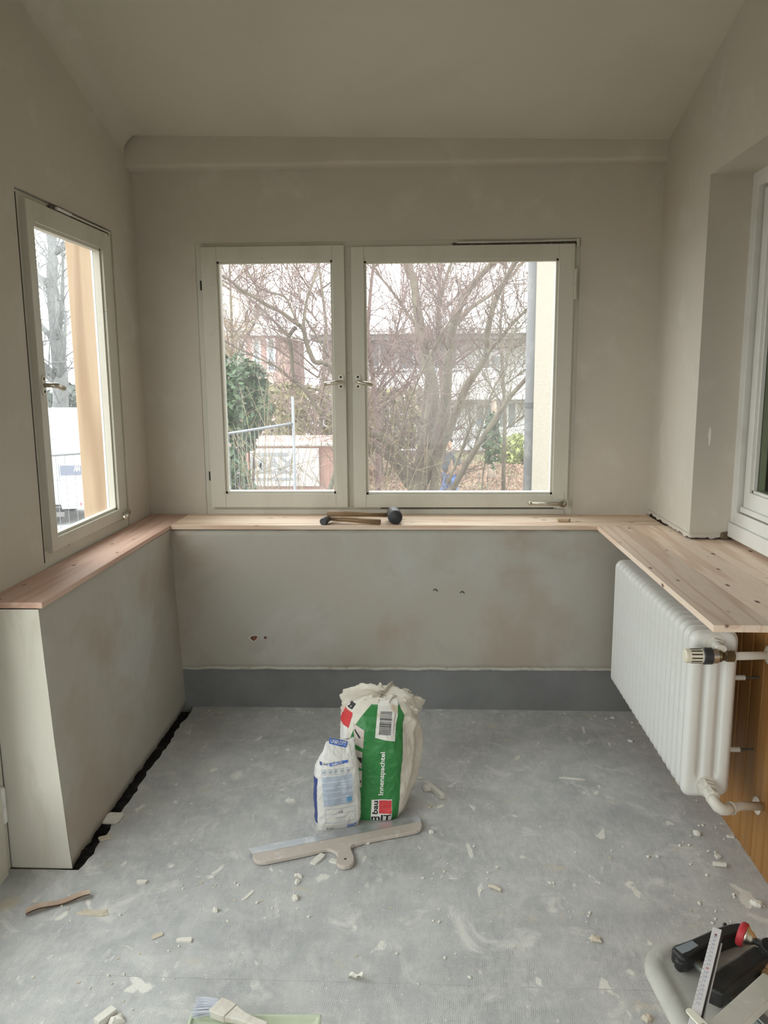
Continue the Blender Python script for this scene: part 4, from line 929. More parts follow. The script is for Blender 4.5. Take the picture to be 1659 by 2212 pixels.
hl = [L0+dd*s_+dn*w_ for s_, w_ in hnd]; hr_ = [L0+dd*s_-dn*w_ for s_, w_ in hnd]
def brpart(i0, i1, th):
    pts_ = hl[i0:i1+1]+hr_[i0:i1+1][::-1]; n_ = len(pts_); m_ = MB()
    m_.v = [tuple(p+Vector((0,0,-th))) for p in pts_]+[tuple(p+Vector((0,0,th))) for p in pts_]
    m_.f = [tuple(range(n_)), tuple(range(n_, 2*n_))]+[(i, (i+1)%n_, n_+(i+1)%n_, n_+i) for i in range(n_)]; return m_
m_bdust = M('plaster_caked', (.64,.61,.55), .8, 0, [(25,(.55,.50,.43),.5,.7)], (70,.4,.003))
obj('ferrule', brpart(0, 2, .010), m_bdust, t, .002); obj('handle', brpart(2, 6, .008), m_bdust, t, .003)
# ================================================================== DEBRIS ON THE FLOOR
m_chip = M('plaster_chip', (.74,.72,.66), .9, 0, [(40,(.64,.61,.54),.5,.7)], (90,.3,.002))
m_chipb = M('plaster_chip_beige', (.60,.54,.44), .9, 0, [(40,(.48,.42,.33),.5,.7)], (90,.4,.002))
m_chipbr = M('backing_strip_brown', (.46,.35,.27), .85, 0, [(20,(.56,.46,.37),.5,.7)], (90,.3,.002))
rd = random.Random(21)
def outline(lx, ly, n=8, jag=.25):
    o = []
    for k in range(n):
        a = 2*pi*k/n; r = 1+rd.uniform(-jag, jag); c, s = cos(a), sin(a)
        o.append((lx/2*math.copysign(abs(c)**.4, c)*r, ly/2*math.copysign(abs(s)**.4, s)*r))
    return o
def lump(lx, ly, h, n=8):
    o = outline(lx, ly, n); mb = MB()
    rings = [(1.0, 0), (1.03, h*.4), (.80, h*.85), (.35, h)]
    for f, z in rings: mb.v += [(x*f*(1+rd.uniform(-.08,.08)), y*f*(1+rd.uniform(-.08,.08)), z*(1+rd.uniform(-.12,.12)) if z else 0) for x, y in o]
    mb.f += [(j*n+i, j*n+(i+1)%n, (j+1)*n+(i+1)%n, (j+1)*n+i) for j in range(3) for i in range(n)]; mb.f += [tuple(range(n)), tuple(3*n+i for i in range(n))]
    return mb
def place(name, mb, mat, px, rot, label, cat='plaster chip', tilt=(0,0), z=0.0, group=None):
    p = at(px[0], px[1], Z=z); o = obj(name, mb, mat)
    o.location = (p.x, p.y, z+.0003); o.rotation_euler = (tilt[0], tilt[1], rot); return tag(o, label, cat, group)
def plate(lx, ly, h, n=7, jag=.22): return MB().prism(outline(lx, ly, n, jag), 0, h)
# long pieces and large flakes
sq = MB().prism([(-.034,-.024),(-.010,-.028),(.024,-.027),(.036,-.006),(.038,.026),(.030,.030),(-.012,.032),(-.026,.014)], 0, .007)
place('plaster_piece', sq, m_chip, (240,1770), .05, 'large flat white plaster piece lying over the dark gap', tilt=(.10,.02), z=.004)
place('plaster_piece', plate(.045, .022, .006), m_chipb, (226,1812), .4, 'flat beige fragment at the edge of the dark gap below the white piece')
def strip_bent(L, w_, h, bend, kink):
    mb = MB().grid(lambda u, v: ((u-.5)*L, (v-.5)*w_+bend*sin(u*pi), h*(.35+.65*abs(v-.5)*2)+(.012*max(0, u-kink)*6*.3)+.004*sin(u*9)), 14, 6)
    n0 = len(mb.v); mb.v += [(p[0], p[1], max(0, p[2]-.004)) for p in mb.v[:n0]]; mb.f += [tuple(i+n0 for i in reversed(f)) for f in list(mb.f)]; return mb
place('backing_strip', strip_bent(.185, .024, .014, .006, .75), m_chipbr, (127,1958), .50, 'long bent brown strip lying at the lower left before the door', 'strip')
place('floor_flake', plate(.085, .032, .0022, 14, .35), m_chipb, (200,1972), .1, 'thin curled tan flake beside the bent brown strip', 'flake')
place('plaster_chip', plate(.034, .018, .008), m_chip, (306,1908), .15, 'white angular chip right of the parapet foot, above the tan flake')
place('plaster_chip', plate(.055, .012, .002), m_chip, (537,1934), 1.1, 'slim upright white splinter left of the paired nuggets')
place('plaster_nugget', lump(.024, .016, .012), m_chip, (644,1895), .2, 'upper white nugget of the pair below the blade')
place('plaster_nugget', lump(.017, .014, .012), m_chip, (642,1907), .8, 'lower white nugget of the pair below the blade')
place('plaster_nugget', lump(.018, .020, .014), m_chip, (638,1942), .1, 'small square white nugget below the nugget pair')
place('plaster_nugget', lump(.016, .014, .013), m_chip, (465,1969), .1, 'round white nugget alone left of the square nugget')
place('plaster_chip', plate(.046, .019, .006), m_chip, (398,2033), .1, 'flat white rectangular chip above the brush')
place('plaster_chip', plate(.030, .018, .003), m_chipb, (341,2022), .6, 'small thin beige chip just left of the rectangular chip')
place('plaster_strip', plate(.062, .022, .007, 10, .08), m_chip, (687,1858), 1.05, 'short white strip stuck out beneath the blade left of its grip', tilt=(0,-.05))
place('plaster_chip', plate(.032, .018, .006), m_chip, (721,1862), -.4, 'white shard tucked beside the rounded blade grip')
place('plaster_stick', MB().box(-.052, .052, -.009, .009, 0, .016), m_chip, (941,1712), -1.02, 'white square stick of plaster right of the green bag', 'strip')
place('plaster_chunk', lump(.030, .026, .018), m_chip, (922,1706), .3, 'grey-white chunk touching the plaster stick', z=.0)
place('plaster_chip', MB().box(-.015, .015, -.004, .004, 0, .005), m_chip, (905,1682), .05, 'tiny straight splinter between green bag and plaster stick')
place('plaster_chip', plate(.020, .014, .004, 5), m_chipb, (928,1744), -.2, 'left one of two chips below the plaster stick')
place('plaster_chip', plate(.030, .016, .003, 5), m_chip, (951,1743), .5, 'right pointed one of two chips below the plaster stick')
place('plaster_flake', plate(.085, .010, .004, 14, .4), m_chip, (1236,1683), -.12, 'long thin white flake in the middle of the floor before the radiator', 'flake')
place('paper_roll', MB().tube([(-.022,0,.006),(0,.003,.007),(.022,0,.006)], [.005,.0065,.005], 7), m_chipb, (1069,1922), -.55, 'small rolled brownish scrap in the middle of the bare floor', 'scrap')
place('plaster_nugget', lump(.030, .024, .010), m_chipb, (1287,2030), -.2, 'tan angular nugget left of the clamps')
place('curled_chip', strip_bent(.042, .016, .008, .004, .3), m_chip, (767,2117), -.5, 'curled pale scrap on the floor seam above the tray', 'scrap')
place('plaster_nugget', lump(.024, .016, .014), m_chip, (1505,1803), -.3, 'white nugget below the lower radiator pipe')
place('plaster_chip', plate(.026, .012, .005), m_chip, (1578,1808), -.2, 'white chip against the foot of the orange boards')
place('paper_roll', MB().tube([(-.020,0,.008),(.020,0,.008)], .008, 8), m_chip, (1554,1872), -.15, 'short white roll near the orange boards', 'scrap')
place('plaster_chip', plate(.014, .020, .006), m_chip, (1550,1851), .3, 'small pointed white chip above the short roll')
place('plaster_nugget', lump(.034, .020, .014), m_chip, (1634,1955), -.6, 'long knobby white nugget at the right edge above the clamps')
place('plaster_nugget', lump(.018, .014, .011), m_chip, (793,1822), -.2, 'white pebble just behind the blade near its grip')
place('plaster_nugget', lump(.013, .013, .012), m_chip, (932,1800), .4, 'small white pebble right of the blade tip')
place('plaster_chip', plate(.020, .013, .005), m_chip, (1323,1551), -.2, 'white chip under the far end of the radiator')
place('plaster_chip', plate(.020, .009, .008), m_chip, (1361,1602), -.7, 'white sliver under the middle of the radiator')
place('plaster_block', MB().box(-.026,.026,-.011,.011,0,.018), m_chip, (228,2203), 1.0, 'left white block of two at the bottom left edge', 'plaster block')
place('plaster_block', lump(.034,.026,.016), m_chip, (252,2208), .6, 'right rounded block of two at the bottom left edge', 'plaster block')
place('plaster_nugget', lump(.020,.018,.014), m_chipb, (1398,2203), .6, 'cream nugget left of the grey box at the bottom edge')
place('carpet_thread', MB().tube([(-.02,0,.001),(-.006,.003,.002),(.008,.001,.002),(.02,-.003,.001)], .0011, 5), m_chip, (275,2048), -.2, 'thin white thread lying left of the rectangular chip', 'thread')
# small crumbs: nothing tells them apart
kinds = [lump(.009,.007,.006,6), lump(.007,.006,.004,6), lump(.011,.006,.005,6), plate(.010,.007,.002,6), lump(.005,.005,.004,6)]
km = []
for i, kmb in enumerate(kinds):
    me = kmb.mesh('crumb'); me.materials.append(m_chip if i != 3 else m_chipb); km.append(me)
spots = []
for (cu, cv, su, sv, nn) in ((450,1905,60,14,16),(560,1960,70,40,12),(1000,1890,120,30,12),(1500,1830,90,70,30),(1560,1960,60,40,14),(1000,1545,330,7,16),(1330,1560,60,25,8),(620,1540,220,6,8),(900,1560,30,20,4),(150,1960,90,50,10),(300,2100,180,70,14),(900,2080,240,80,12),(800,1950,160,60,10),(1200,1820,160,80,12),(700,1790,60,12,6),(560,1700,120,80,6),(1250,1980,120,60,10)):
    for _ in range(nn): spots.append((rd.gauss(cu, su*.6), rd.gauss(cv, sv*.6)))
ci = 0
for (u, v) in spots:
    v = max(1536, min(2205, v)); u = max(30, min(1650, u)); p = at(u, v, Z=0)
    if p.x < -1.09 and p.y > 2.3: continue
    if p.x > 1.085 or p.y > 3.64: continue
    if -.62 < p.x < .03 and 2.36 < p.y < 2.98: continue
    if p.x > .48 and p.y < 1.95: continue
    if -.60 < p.x < -.2 and p.y < 1.78: continue
    o = bpy.data.objects.new('plaster_crumb', rd.choice(km)); col.objects.link(o)
    o.location = (p.x, p.y, .0003); o.rotation_euler.z = rd.uniform(0, 6.3); s_ = rd.uniform(.5, 1.15); o.scale = (s_, s_, s_)
    tag(o, 'tiny white plaster crumb scattered on the grey floor', 'crumb', 'plaster crumbs on the floor')

# ================================================================== OUTSIDE
GZ_ = -1.7
m_ground = M('leaf_litter_soil', (.13,.10,.075), .95, 0, [(2.0,(.17,.125,.09),.4,.65),(.35,(.24,.25,.12),.52,.6)], (9,.6,.03))
g = MB().grid(lambda u, v: (lerp(-45, 45, u), lerp(-30, 70, v), GZ_+.06*noise.noise(Vector((u*60, v*60, 0)))), 60, 60)
struct('ground', g, m_ground, 0, True)
struct('yard_paving', MB().box(-30, -5.2, 2, 60, GZ_-.05, GZ_+.09), M('yard_asphalt', (.33,.33,.33), .9, 0, [(3,(.28,.28,.28),.4,.7)]))
# own house: rendered wall beyond the veranda, rain pipe at its corner
m_stucco = M('cream_stucco', (.41,.37,.305), .95, 0, [(30,(.35,.315,.255),.5,.7)], (55,.8,.02))
struct('wall_house_outside', MB().box(1.06, 4.5, YB+.01, 7.62, GZ_-.1, 4.2), m_stucco)
t = thing('rain_pipe', 'dark grey rain pipe standing at the corner of the cream stucco wall', 'pipe', (1.09, 7.75, GZ_))
obj('pipe_tube', MB().tube([(1.075, 7.78, GZ_), (1.075, 7.78, 4.1)], .075, 14), M('pipe_grey', (.13,.13,.135), .6, 0, [(9,(.20,.20,.20),.5,.7)]), t, 0, True)
obj('pipe_bracket', MB().tube([(1.075, 7.78, 1.28), (1.075, 7.78, 1.33)], .085, 14), M('pipe_bracket_dark', (.08,.08,.085), .6), t)
obj('pipe_bracket', MB().tube([(1.075, 7.78, 3.2), (1.075, 7.78, 3.25)], .085, 14), bpy.data.materials['pipe_bracket_dark'], t)
# timber post before the left window, standing on the ground
pm = MB().box(-1.654, -1.521, 3.80, 3.93, GZ_+.09, 2.6)
tag(obj('timber_post', pm, m_postw, None, .006), 'fresh planed pine post standing close outside the left window', 'post')

# --- buildings across the garden
m_bw = M('white_render', (.62,.62,.62), .9, 0, [(1.2,(.57,.57,.57),.45,.7)]); m_bgl = M('far_glass', (.16,.19,.21), .15, 0, [(.8,(.30,.36,.38),.45,.65)], None, .6)
m_bfr = M('far_frame', (.80,.80,.80), .6); m_bdk = M('far_dark', (.16,.155,.15), .8)
BY = 34.0
def bx_px(u0, v0, u1, v1, Y, th=.1, front=0): 
    a, b = at(u0, v0, Y=Y), at(u1, v1, Y=Y); return (min(a.x,b.x), max(a.x,b.x), Y-front, Y+th, min(a.z,b.z), max(a.z,b.z))
t = thing('apartment_house', 'long white two-storey house with balcony band behind the trees', 'house', (2, BY, GZ_))
zr = at(900, 716, Y=BY).z; zb2 = at(900, 864, Y=BY).z; zb1 = at(900, 806, Y=BY).z; xa = at(690, 800, Y=BY).x
obj('wall', MB().box(xa, 22, BY+1.2, BY+9, GZ_-.2, zr), m_bw, t)
obj('balcony_band', MB().box(xa, 22, BY-.15, BY+.05, zb2, zb1), m_bw, t); obj('balcony_slab', MB().box(xa, 22, BY-.1, BY+1.3, zb2-.12, zb2+.02), m_bdk, t)
obj('railing', MB().box(xa, 22, BY-.1, BY-.04, zb1+.12, zb1+.18), m_bfr, t)
obj('roof_edge', MB().box(xa-.3, 22.3, BY-.4, BY+9.3, zr-.35, zr-.12), m_bdk, t); obj('roof', MB().box(xa-.4, 22.4, BY-.5, BY+9.4, zr-.12, zr+.10), m_bw, t)
for (u0, v0, u1, v1, Y) in ((795,728,845,790,BY+1.2),(862,745,925,795,BY+1.2),(940,735,985,795,BY+1.2),(1040,770,1078,800,BY+1.2),(820,880,865,935,BY+1.2),(960,880,985,928,BY+1.2),(1030,876,1062,920,BY+1.2),(1080,872,1112,922,BY+1.2)):
    b = bx_px(u0, v0, u1, v1, Y, .05, .06); fr = obj('window', MB().box(b[0]-.10, b[1]+.10, b[2]+.01, b[3], b[4]-.10, b[5]+.10), m_bfr, t)
    hw = (b[0]+b[1])/2
    obj('pane', MB().box(b[0], hw-.04, b[2], b[3], b[4], b[5]), m_bgl, fr); obj('pane', MB().box(hw+.04, b[1], b[2], b[3], b[4], b[5]), m_bgl, fr)
for z in (GZ_+.35, GZ_+.75, GZ_+1.15): obj('cladding_joint', MB().box(6.0, 10.5, BY+1.17, BY+1.21, z, z+.02), m_bdk, t)
t = thing('brick_house', 'reddish brick house with pale roof edge behind the ivy bush', 'house', (-8, 30, GZ_))
BB = 30.0; xl_, xr_ = at(395, 760, Y=BB).x, at(590, 760, Y=BB).x; zt_ = at(540, 726, Y=BB).z
m_bb = M('far_brick', (.42,.27,.24), .9, 0, [(1.5,(.50,.38,.35),.4,.7)])
obj('wall', MB().box(xl_, xr_, BB, BB+8, GZ_-.2, zt_), m_bb, t); obj('roof', MB().box(xl_-.3, xr_+.3, BB-.4, BB+8.3, zt_, zt_+.2), m_bw, t)
for u in (485, 517, 549, 580):
    b = bx_px(u, 735, u+12, 800, BB, .05, .06); fr = obj('window', MB().box(b[0]-.07, b[1]+.07, b[2]+.01, b[3], b[4]-.07, b[5]+.07), m_bfr, t); obj('pane', MB().box(*b), m_bgl, fr)

# --- leaf clumps
def leaves(c, rad, n, size, seed, upright=.5, shell=True):
    r_ = random.Random(seed); mb = MB()
    for _ in range(n):
        d = Vector((r_.gauss(0,1), r_.gauss(0,1), r_.gauss(0,1))).normalized(); f = r_.random()**(.33 if not shell else .18)
        k = 1+.35*noise.noise(d*2.2+Vector((seed,0,0)))
        p = Vector(c)+Vector((d.x*rad[0], d.y*rad[1], d.z*rad[2]))*f*k
        a = Vector((r_.gauss(0,1), r_.gauss(0,1), r_.gauss(0,1))).normalized(); b = a.orthogonal().normalized(); b = Matrix.Rotation(r_.uniform(0,6.3), 3, a) @ b
        s_ = size*r_.uniform(.6, 1.3); cdir = a.cross(b)
        mb.add([p-a*s_, p+b*s_*.55, p+a*s_, p-b*s_*.55+cdir*s_*.15], [(0,1,2,3)])
    return mb
m_ivy = M('ivy_leaf', (.075,.125,.065), .45, 0, [(3,(.13,.19,.10),.5,.7)]); m_hedge = M('hedge_leaf', (.19,.18,.09), .7, 0, [(2,(.24,.20,.12),.45,.65)])
m_bushg = M('yellow_green_leaf', (.26,.31,.10), .6, 0, [(2,(.36,.36,.16),.5,.7)])
def bush(name, label, c, rad, n, size, seed, mat, stems=6, group=None):
    t = thing(name, label, 'bush', (c[0], c[1], GZ_), group)
    f = obj('foliage', leaves(c, rad, n, size, seed), mat, t, recalc=False); 
    r_ = random.Random(seed+1); m_ = MB()
    for k in range(stems):
        a = r_.uniform(0,6.3); m_.tube([(c[0]+.1*cos(a), c[1]+.1*sin(a), GZ_-.05), (c[0]+.3*rad[0]*cos(a), c[1]+.3*rad[1]*sin(a), lerp(GZ_, c[2], .5)), (c[0]+.6*rad[0]*cos(a), c[1]+.6*rad[1]*sin(a), c[2]+.3*rad[2])], [.035,.025,.01], 5)
    obj('stems', m_, m_bark, t); return t
m_bark = M('grey_brown_bark', (.145,.12,.092), .9, 0, [(5,(.19,.17,.115),.45,.65,(1,1,.4)),(14,(.10,.085,.068),.5,.7,(1,1,.4))], (30,.6,.01))
m_bark2 = M('reddish_twig_bark', (.18,.125,.115), .9); m_bark3 = M('straw_twig', (.27,.215,.135), .9); m_barkg = M('grey_tree_bark', (.17,.175,.175), .9, 0, [(4,(.24,.245,.245),.45,.65)])
def P(u, v, Y): return at(u, v, Y=Y)
c = P(515, 870, 10.5); bush('ivy_bush', 'dark green ivy-covered bush at the left of the back window', (c.x, c.y, c.z), (.42, .45, .55), 2600, .055, 2, m_ivy)
c = P(478, 1010, 10.0); bush('ivy_bush', 'low dark ivy clump at the lower left corner of the back window', (c.x, c.y, c.z-.25), (.40, .4, .55), 1700, .05, 5, m_ivy)
for i, (u, v, Y, rx, rz, lab) in enumerate(((660, 900, 24, 2.2, 1.0, 'tan winter hedge behind the pink container'), (830, 905, 26, 2.0, 1.1, 'olive hedge left of the central tree before the white house'), (1110, 972, 30, .9, .55, 'small yellow-green bush at the foot of the white house'))):
    c = P(u, v, Y); bush('hedge_bush', lab, (c.x, c.y, c.z), (rx, 1.2, rz), 2600 if i < 2 else 900, .11, 30+i, m_hedge if i < 2 else m_bushg)
# leaf litter
r_ = random.Random(9); lf_ = MB()
for _ in range(8000):
    u = r_.uniform(770, 1150); Y = r_.uniform(9.5, 30); p = at(u, 900, Y=Y); z = GZ_+.04+r_.uniform(0,.05)
    a = Vector((r_.gauss(0,1), r_.gauss(0,1), r_.gauss(0,.5))).normalized(); b = a.orthogonal(); s_ = r_.uniform(.035,.075)
    q = Vector((p.x, p.y, z)); lf_.add([q-a*s_, q+b*s_*.6, q+a*s_, q-b*s_*.6], [(0,1,2,3)])
m_leaf = M('fallen_leaf', (.22,.135,.09), .85, 0, [(1.5,(.31,.22,.165),.4,.6),(4,(.15,.08,.055),.5,.65)])
o = obj('fallen_leaves', lf_, m_leaf, recalc=False); o['kind'] = 'stuff'; tag(o, 'brown fallen leaves covering the ground under the trees', 'leaves')

# --- bare trees: stems follow the photograph's limbs, twigs grow from them
def twigs_from(paths, n, lmin, lmax, seed, r0=.010, up=.45, sub=3, spread=.8):
    r_ = random.Random(seed); mb = MB(); segs = []
    for pth in paths:
        for a, b in zip(pth, pth[1:]): segs.append((a, b, (b-a).length))
    tot = sum(s[2] for s in segs)
    def grow(p, d, L, r, depth):
        k = 4 if depth == 0 else 3; pts = [p]; dd = d.copy()
        for i in range(k):
            dd = (dd+Vector((r_.gauss(0,.22), r_.gauss(0,.22), r_.gauss(0,.18)+up*.10))).normalized(); pts.append(pts[-1]+dd*L/k)
        mb.tube(pts, [r*(1-.75*i/k) for i in range(k+1)], 3, False)
        if depth < 2:
            for _ in range(sub if depth == 0 else 2):
                f = r_.uniform(.25, .95)*k; i = min(k-1, int(f)); q = lerp(pts[i], pts[i+1], f-i)
                nd = ((pts[i+1]-pts[i]).normalized()+Vector((r_.gauss(0,spread), r_.gauss(0,spread), r_.gauss(0,spread)*.8+up*.5))).normalized(); grow(q, nd, L*r_.uniform(.35,.65), r*.55, depth+1)
    for _ in range(n):
        x = r_.random()*tot
        for a, b, l in segs:
            if x < l: break
            x -= l
        q = lerp(a, b, min(1, x/max(l, 1e-6))); d = ((b-a).normalized()*.7+Vector((r_.gauss(0,spread), r_.gauss(0,spread), r_.gauss(0,spread)*.7+up))).normalized()
        grow(q, d, r_.uniform(lmin, lmax), r0, 0)
    return mb
def limb(pxs, Y0, Y1, w0, w1, wob=.0):
    """pixel path -> points on depths Y0..Y1, radii from pixel widths"""
    n_ = len(pxs); pts = []; rs = []
    for i, (u, v) in enumerate(pxs):
        f = i/(n_-1); Y = lerp(Y0, Y1, f)+wob*sin(i*2.1); pts.append(at(u, v, Y=Y)); rs.append(lerp(w0, w1, f)*(.36 if w0 > 12 else .45)*Y/FPX)
    # smooth
    out = []; ro = []
    for i in range(n_-1):
        p0, p1, p2, p3 = pts[max(0,i-1)], pts[i], pts[i+1], pts[min(n_-1,i+2)]
        for k in range(4):
            s_ = k/4; out.append(.5*((2*p1)+(-p0+p2)*s_+(2*p0-5*p1+4*p2-p3)*s_*s_+(-p0+3*p1-3*p2+p3)*s_**3)); ro.append(lerp(rs[i], rs[i+1], s_))
    return out+[pts[-1]], ro+[rs[-1]]
def tree(name, label, limbs, nt, lmin, lmax, seed, bark, twig, base, r0=.009, up=.45, group=None):
    t = thing(name, label, 'tree', (base.x, base.y, GZ_), group); paths = []
    for (pp, rr) in limbs:
        obj('limb', MB().tube(pp, rr, 8), bark, t, 0, True); paths.append(pp)
    o = obj('twigs', twigs_from(paths, nt, lmin, lmax, seed, r0, up), twig, t, recalc=False); o['kind'] = 'stuff'
    return t
def c3(*a): return [(740+x/3.072, 490+y/3.072) for x, y in a]
def c5b(*a): return [(460+x/5.925, 550+y/5.925) for x, y in a]
base = P(892, 1075, 13); base_g = Vector((base.x, base.y, GZ_))
root = [base_g-Vector((0,0,.1)), base_g+Vector((.05,0,.5)), base]
L1 = [
 (root, [.24,.20,.18]),
 limb(c3((470,1800),(560,1400),(600,1100),(560,900),(520,700),(490,500),(470,350),(400,180),(360,0)), 13, 13.6, 46, 14),
 limb(c3((490,1800),(620,1450),(680,1200),(695,950),(725,700),(765,560),(850,400),(1000,230),(1120,60)), 13, 12.4, 40, 12),
 limb(c3((600,1800),(622,1640),(648,1490),(700,1370),(752,1230),(830,1050),(930,900),(958,830),(960,700),(1010,500),(1080,350),(1150,230),(1230,60)), 13, 11.6, 30, 11),
 limb(c3((600,900),(650,750),(740,640),(850,540),(1000,440),(1080,370),(1200,230),(1300,120)), 13.3, 14.5, 15, 7),
 limb(c3((958,840),(1050,740),(1120,650),(1200,570),(1300,470)), 12.1, 11.2, 10, 6),
 limb(c3((470,1760),(420,1600),(350,1480),(250,1400),(160,1360),(60,1300),(-60,1180)), 13, 12.2, 34, 18),
 limb(c3((440,1720),(330,1560),(230,1480),(150,1440),(60,1390)), 13, 12.6, 24, 14),
 limb(c3((480,1640),(530,1400),(545,1150),(590,900),(640,700),(640,520),(690,330),(760,150)), 13.2, 14, 20, 8),
 limb(c3((370,1450),(430,1200),(540,930),(650,720),(760,560)), 12.2, 12.0, 6, 3),
 limb(c3((600,1050),(500,700),(420,560),(330,430),(250,330),(180,220)), 13.3, 13.9, 9, 4),
]
tree('bare_tree', 'large multi-stemmed bare tree in the middle of the right casement', L1, 430, .4, 1.6, 5, m_bark, m_bark2, base_g, .0095)
base = P(1000, 1150, 11); base_g = Vector((base.x, base.y, GZ_))
L2 = [([base_g, base_g+Vector((0,0,.4)), P(977, 1060, 11)], [.12,.11,.10]),
 limb(c3((700,1850),(730,1750),(830,1560),(930,1400),(1030,1250),(1110,1130),(1190,1040),(1290,920)), 11, 10.6, 20, 12),
 limb(c3((860,1510),(920,1330),(1000,1080),(1080,930),(1130,740),(1180,560)), 11, 11.2, 6, 3),
 limb(c3((700,1700),(790,1480),(860,1300),(930,1200),(1040,1100)), 10.9, 11.3, 8, 4)]
tree('bare_tree', 'slanting bare tree leaning right towards the rain pipe', L2, 130, .4, 1.2, 15, m_bark, m_bark, base_g, .006)
base = P(760, 1180, 9.5); base_g = Vector((base.x, base.y, GZ_))
L3 = [([base_g, base_g+Vector((-.05,0,.6)), P(740, 960, 9.5), P(733, 830, 9.5)], [.14,.13,.12,.10]),
 limb(c5b((1620,1640),(1550,1520),(1500,1420),(1400,1380),(1300,1370),(1240,1250),(1190,1100),(1150,950),(1000,830),(850,720),(700,650),(500,530),(350,440),(200,320),(60,240),(-80,160)), 9.5, 9.0, 18, 8),
 limb(c5b((1060,930),(1000,1000),(970,1060),(1000,1200),(1012,1400),(1045,1580),(1150,1700),(1260,1860),(1400,2060)), 9.3, 9.5, 10, 9),
 limb(c5b((970,1050),(880,950),(780,850),(650,720),(550,620),(400,510),(200,380),(40,270)), 9.3, 9.6, 7, 3),
 limb(c5b((1100,900),(1050,800),(970,620),(900,530),(700,470),(560,400),(440,200),(380,60)), 9.2, 9.9, 7, 4),
 limb(c5b((1150,950),(1170,800),(1200,600),(1250,430),(1300,300),(1360,60)), 9.3, 10, 9, 6),
 limb(c5b((1150,1700),(1000,1600),(880,1480),(700,1380),(400,1240),(130,1100),(0,1060)), 9.5, 8.9, 7, 3),
 limb(c5b((1180,820),(1300,1000),(1400,1180),(1480,1300)), 9.3, 9.6, 5, 3),
 limb(c5b((1190,1100),(1000,1050),(800,960),(560,880),(360,840)), 9.3, 9.0, 3, 2)]
tree('bare_tree', 'low branching bare tree with limbs sweeping left across the left casement', L3, 230, .3, 1.1, 25, m_bark, m_bark2, base_g, .0062)
# ivy on the slanting tree, mossy stump in the lower right of the left casement
c = P(1062, 950, 10.9); t = thing('ivy_plant', 'ivy climbing the slanting tree beside the pale trunk', 'plant', (c.x, c.y, GZ_)); obj('foliage', leaves((c.x, c.y, c.z), (.12,.12,.35), 240, .05, 61), m_ivy, t, recalc=False)
obj('vine', MB().tube([P(1035, 1120, 10.9), P(1045, 1010, 10.9), c, P(1080, 900, 10.9)], .012, 5), m_bark, t)
sb = P(712, 1110, 9); t = thing('mossy_trunk', 'dark mossy trunk at the lower right of the left casement', 'trunk', (sb.x, sb.y, GZ_))
pp, rr = limb([(700, 1110),(712, 1060),(725, 1020),(738, 980)], 9, 9, 17, 13); obj('bark', MB().tube([Vector((sb.x-.1, sb.y, GZ_))]+pp, [.06]+rr, 8), M('mossy_bark', (.13,.13,.085), .95, 0, [(14,(.22,.22,.13),.5,.65)], (30,.8,.02)), t, 0, True)
# pale trunk and background trees
def simple_tree(name, label, u, v, Y, px_w, topv, nt, seed, bark, twig, lmax, group=None, r0=.012):
    b = P(u, v, Y); bg_ = Vector((b.x, b.y, GZ_)); r_ = random.Random(seed); L = []
    tp = P(u+r_.uniform(-12,12), topv, Y); w_ = px_w*.5*Y/FPX
    main = [bg_, lerp(bg_, tp, .35)+Vector((r_.uniform(-.1,.1),0,0)), lerp(bg_, tp, .7)+Vector((r_.uniform(-.2,.2),0,0)), tp]; L.append((main, [w_*1.2, w_, w_*.75, w_*.35]))
    for k in range(9):
        f = r_.uniform(.3, .95); s_ = lerp(bg_, tp, f); a = r_.uniform(0,6.3); l_ = (tp-bg_).length*r_.uniform(.22,.42)
        L.append(([s_, s_+Vector((cos(a)*l_*.5, sin(a)*l_*.5, l_*.35)), s_+Vector((cos(a)*l_*.8, sin(a)*l_*.8, l_*.9))], [w_*.45, w_*.3, w_*.12]))
    return tree(name, label, L, nt, lmax*.4, lmax, seed, bark, twig, bg_, r0, .5, group)
b = P(1068, 900, 25); t = thing('pale_trunk', 'pale bare tree trunk standing on the leaf slope before the white house', 'trunk', (b.x, b.y, GZ_))
pp, rr = limb([(1062, 1010),(1068, 985),(1070, 940),(1067, 880),(1064, 862)], 25, 25, 24, 16); obj('bark', MB().tube([Vector((pp[0].x, pp[0].y, GZ_-.1))]+pp, [rr[0]*1.3]+rr, 10), M('pale_bark', (.42,.33,.27), .9, 0, [(6,(.33,.25,.20),.5,.7,(1,1,.2))]), t, 0, True)
simple_tree('background_tree', 'reddish bare tree far behind the left edge of the right casement', 815, 900, 18, 12, 520, 260, 71, m_bark2, m_bark2, 1.7)
simple_tree('background_tree', 'bare tree far behind the left casement near the mullion', 690, 900, 17, 9, 500, 230, 72, m_bark, m_bark2, 1.6)
simple_tree('background_tree', 'thin bare tree behind the ivy bush at the far left', 500, 900, 19, 9, 540, 260, 73, m_bark, m_bark3, 1.7)
simple_tree('background_tree', 'bare tree behind the slanting tree near the rain pipe', 1090, 900, 20, 8, 520, 260, 74, m_bark, m_bark, 1.7)
simple_tree('background_tree', 'slender bare tree between the large tree and the slanting tree', 960, 900, 22, 10, 520, 240, 75, m_bark2, m_bark2, 1.8)
simple_tree('yard_tree', 'big grey bare tree behind the white van in the left window', 118, 850, 27, 34, 430, 170, 76, m_barkg, m_barkg, 3.2, None, .030)
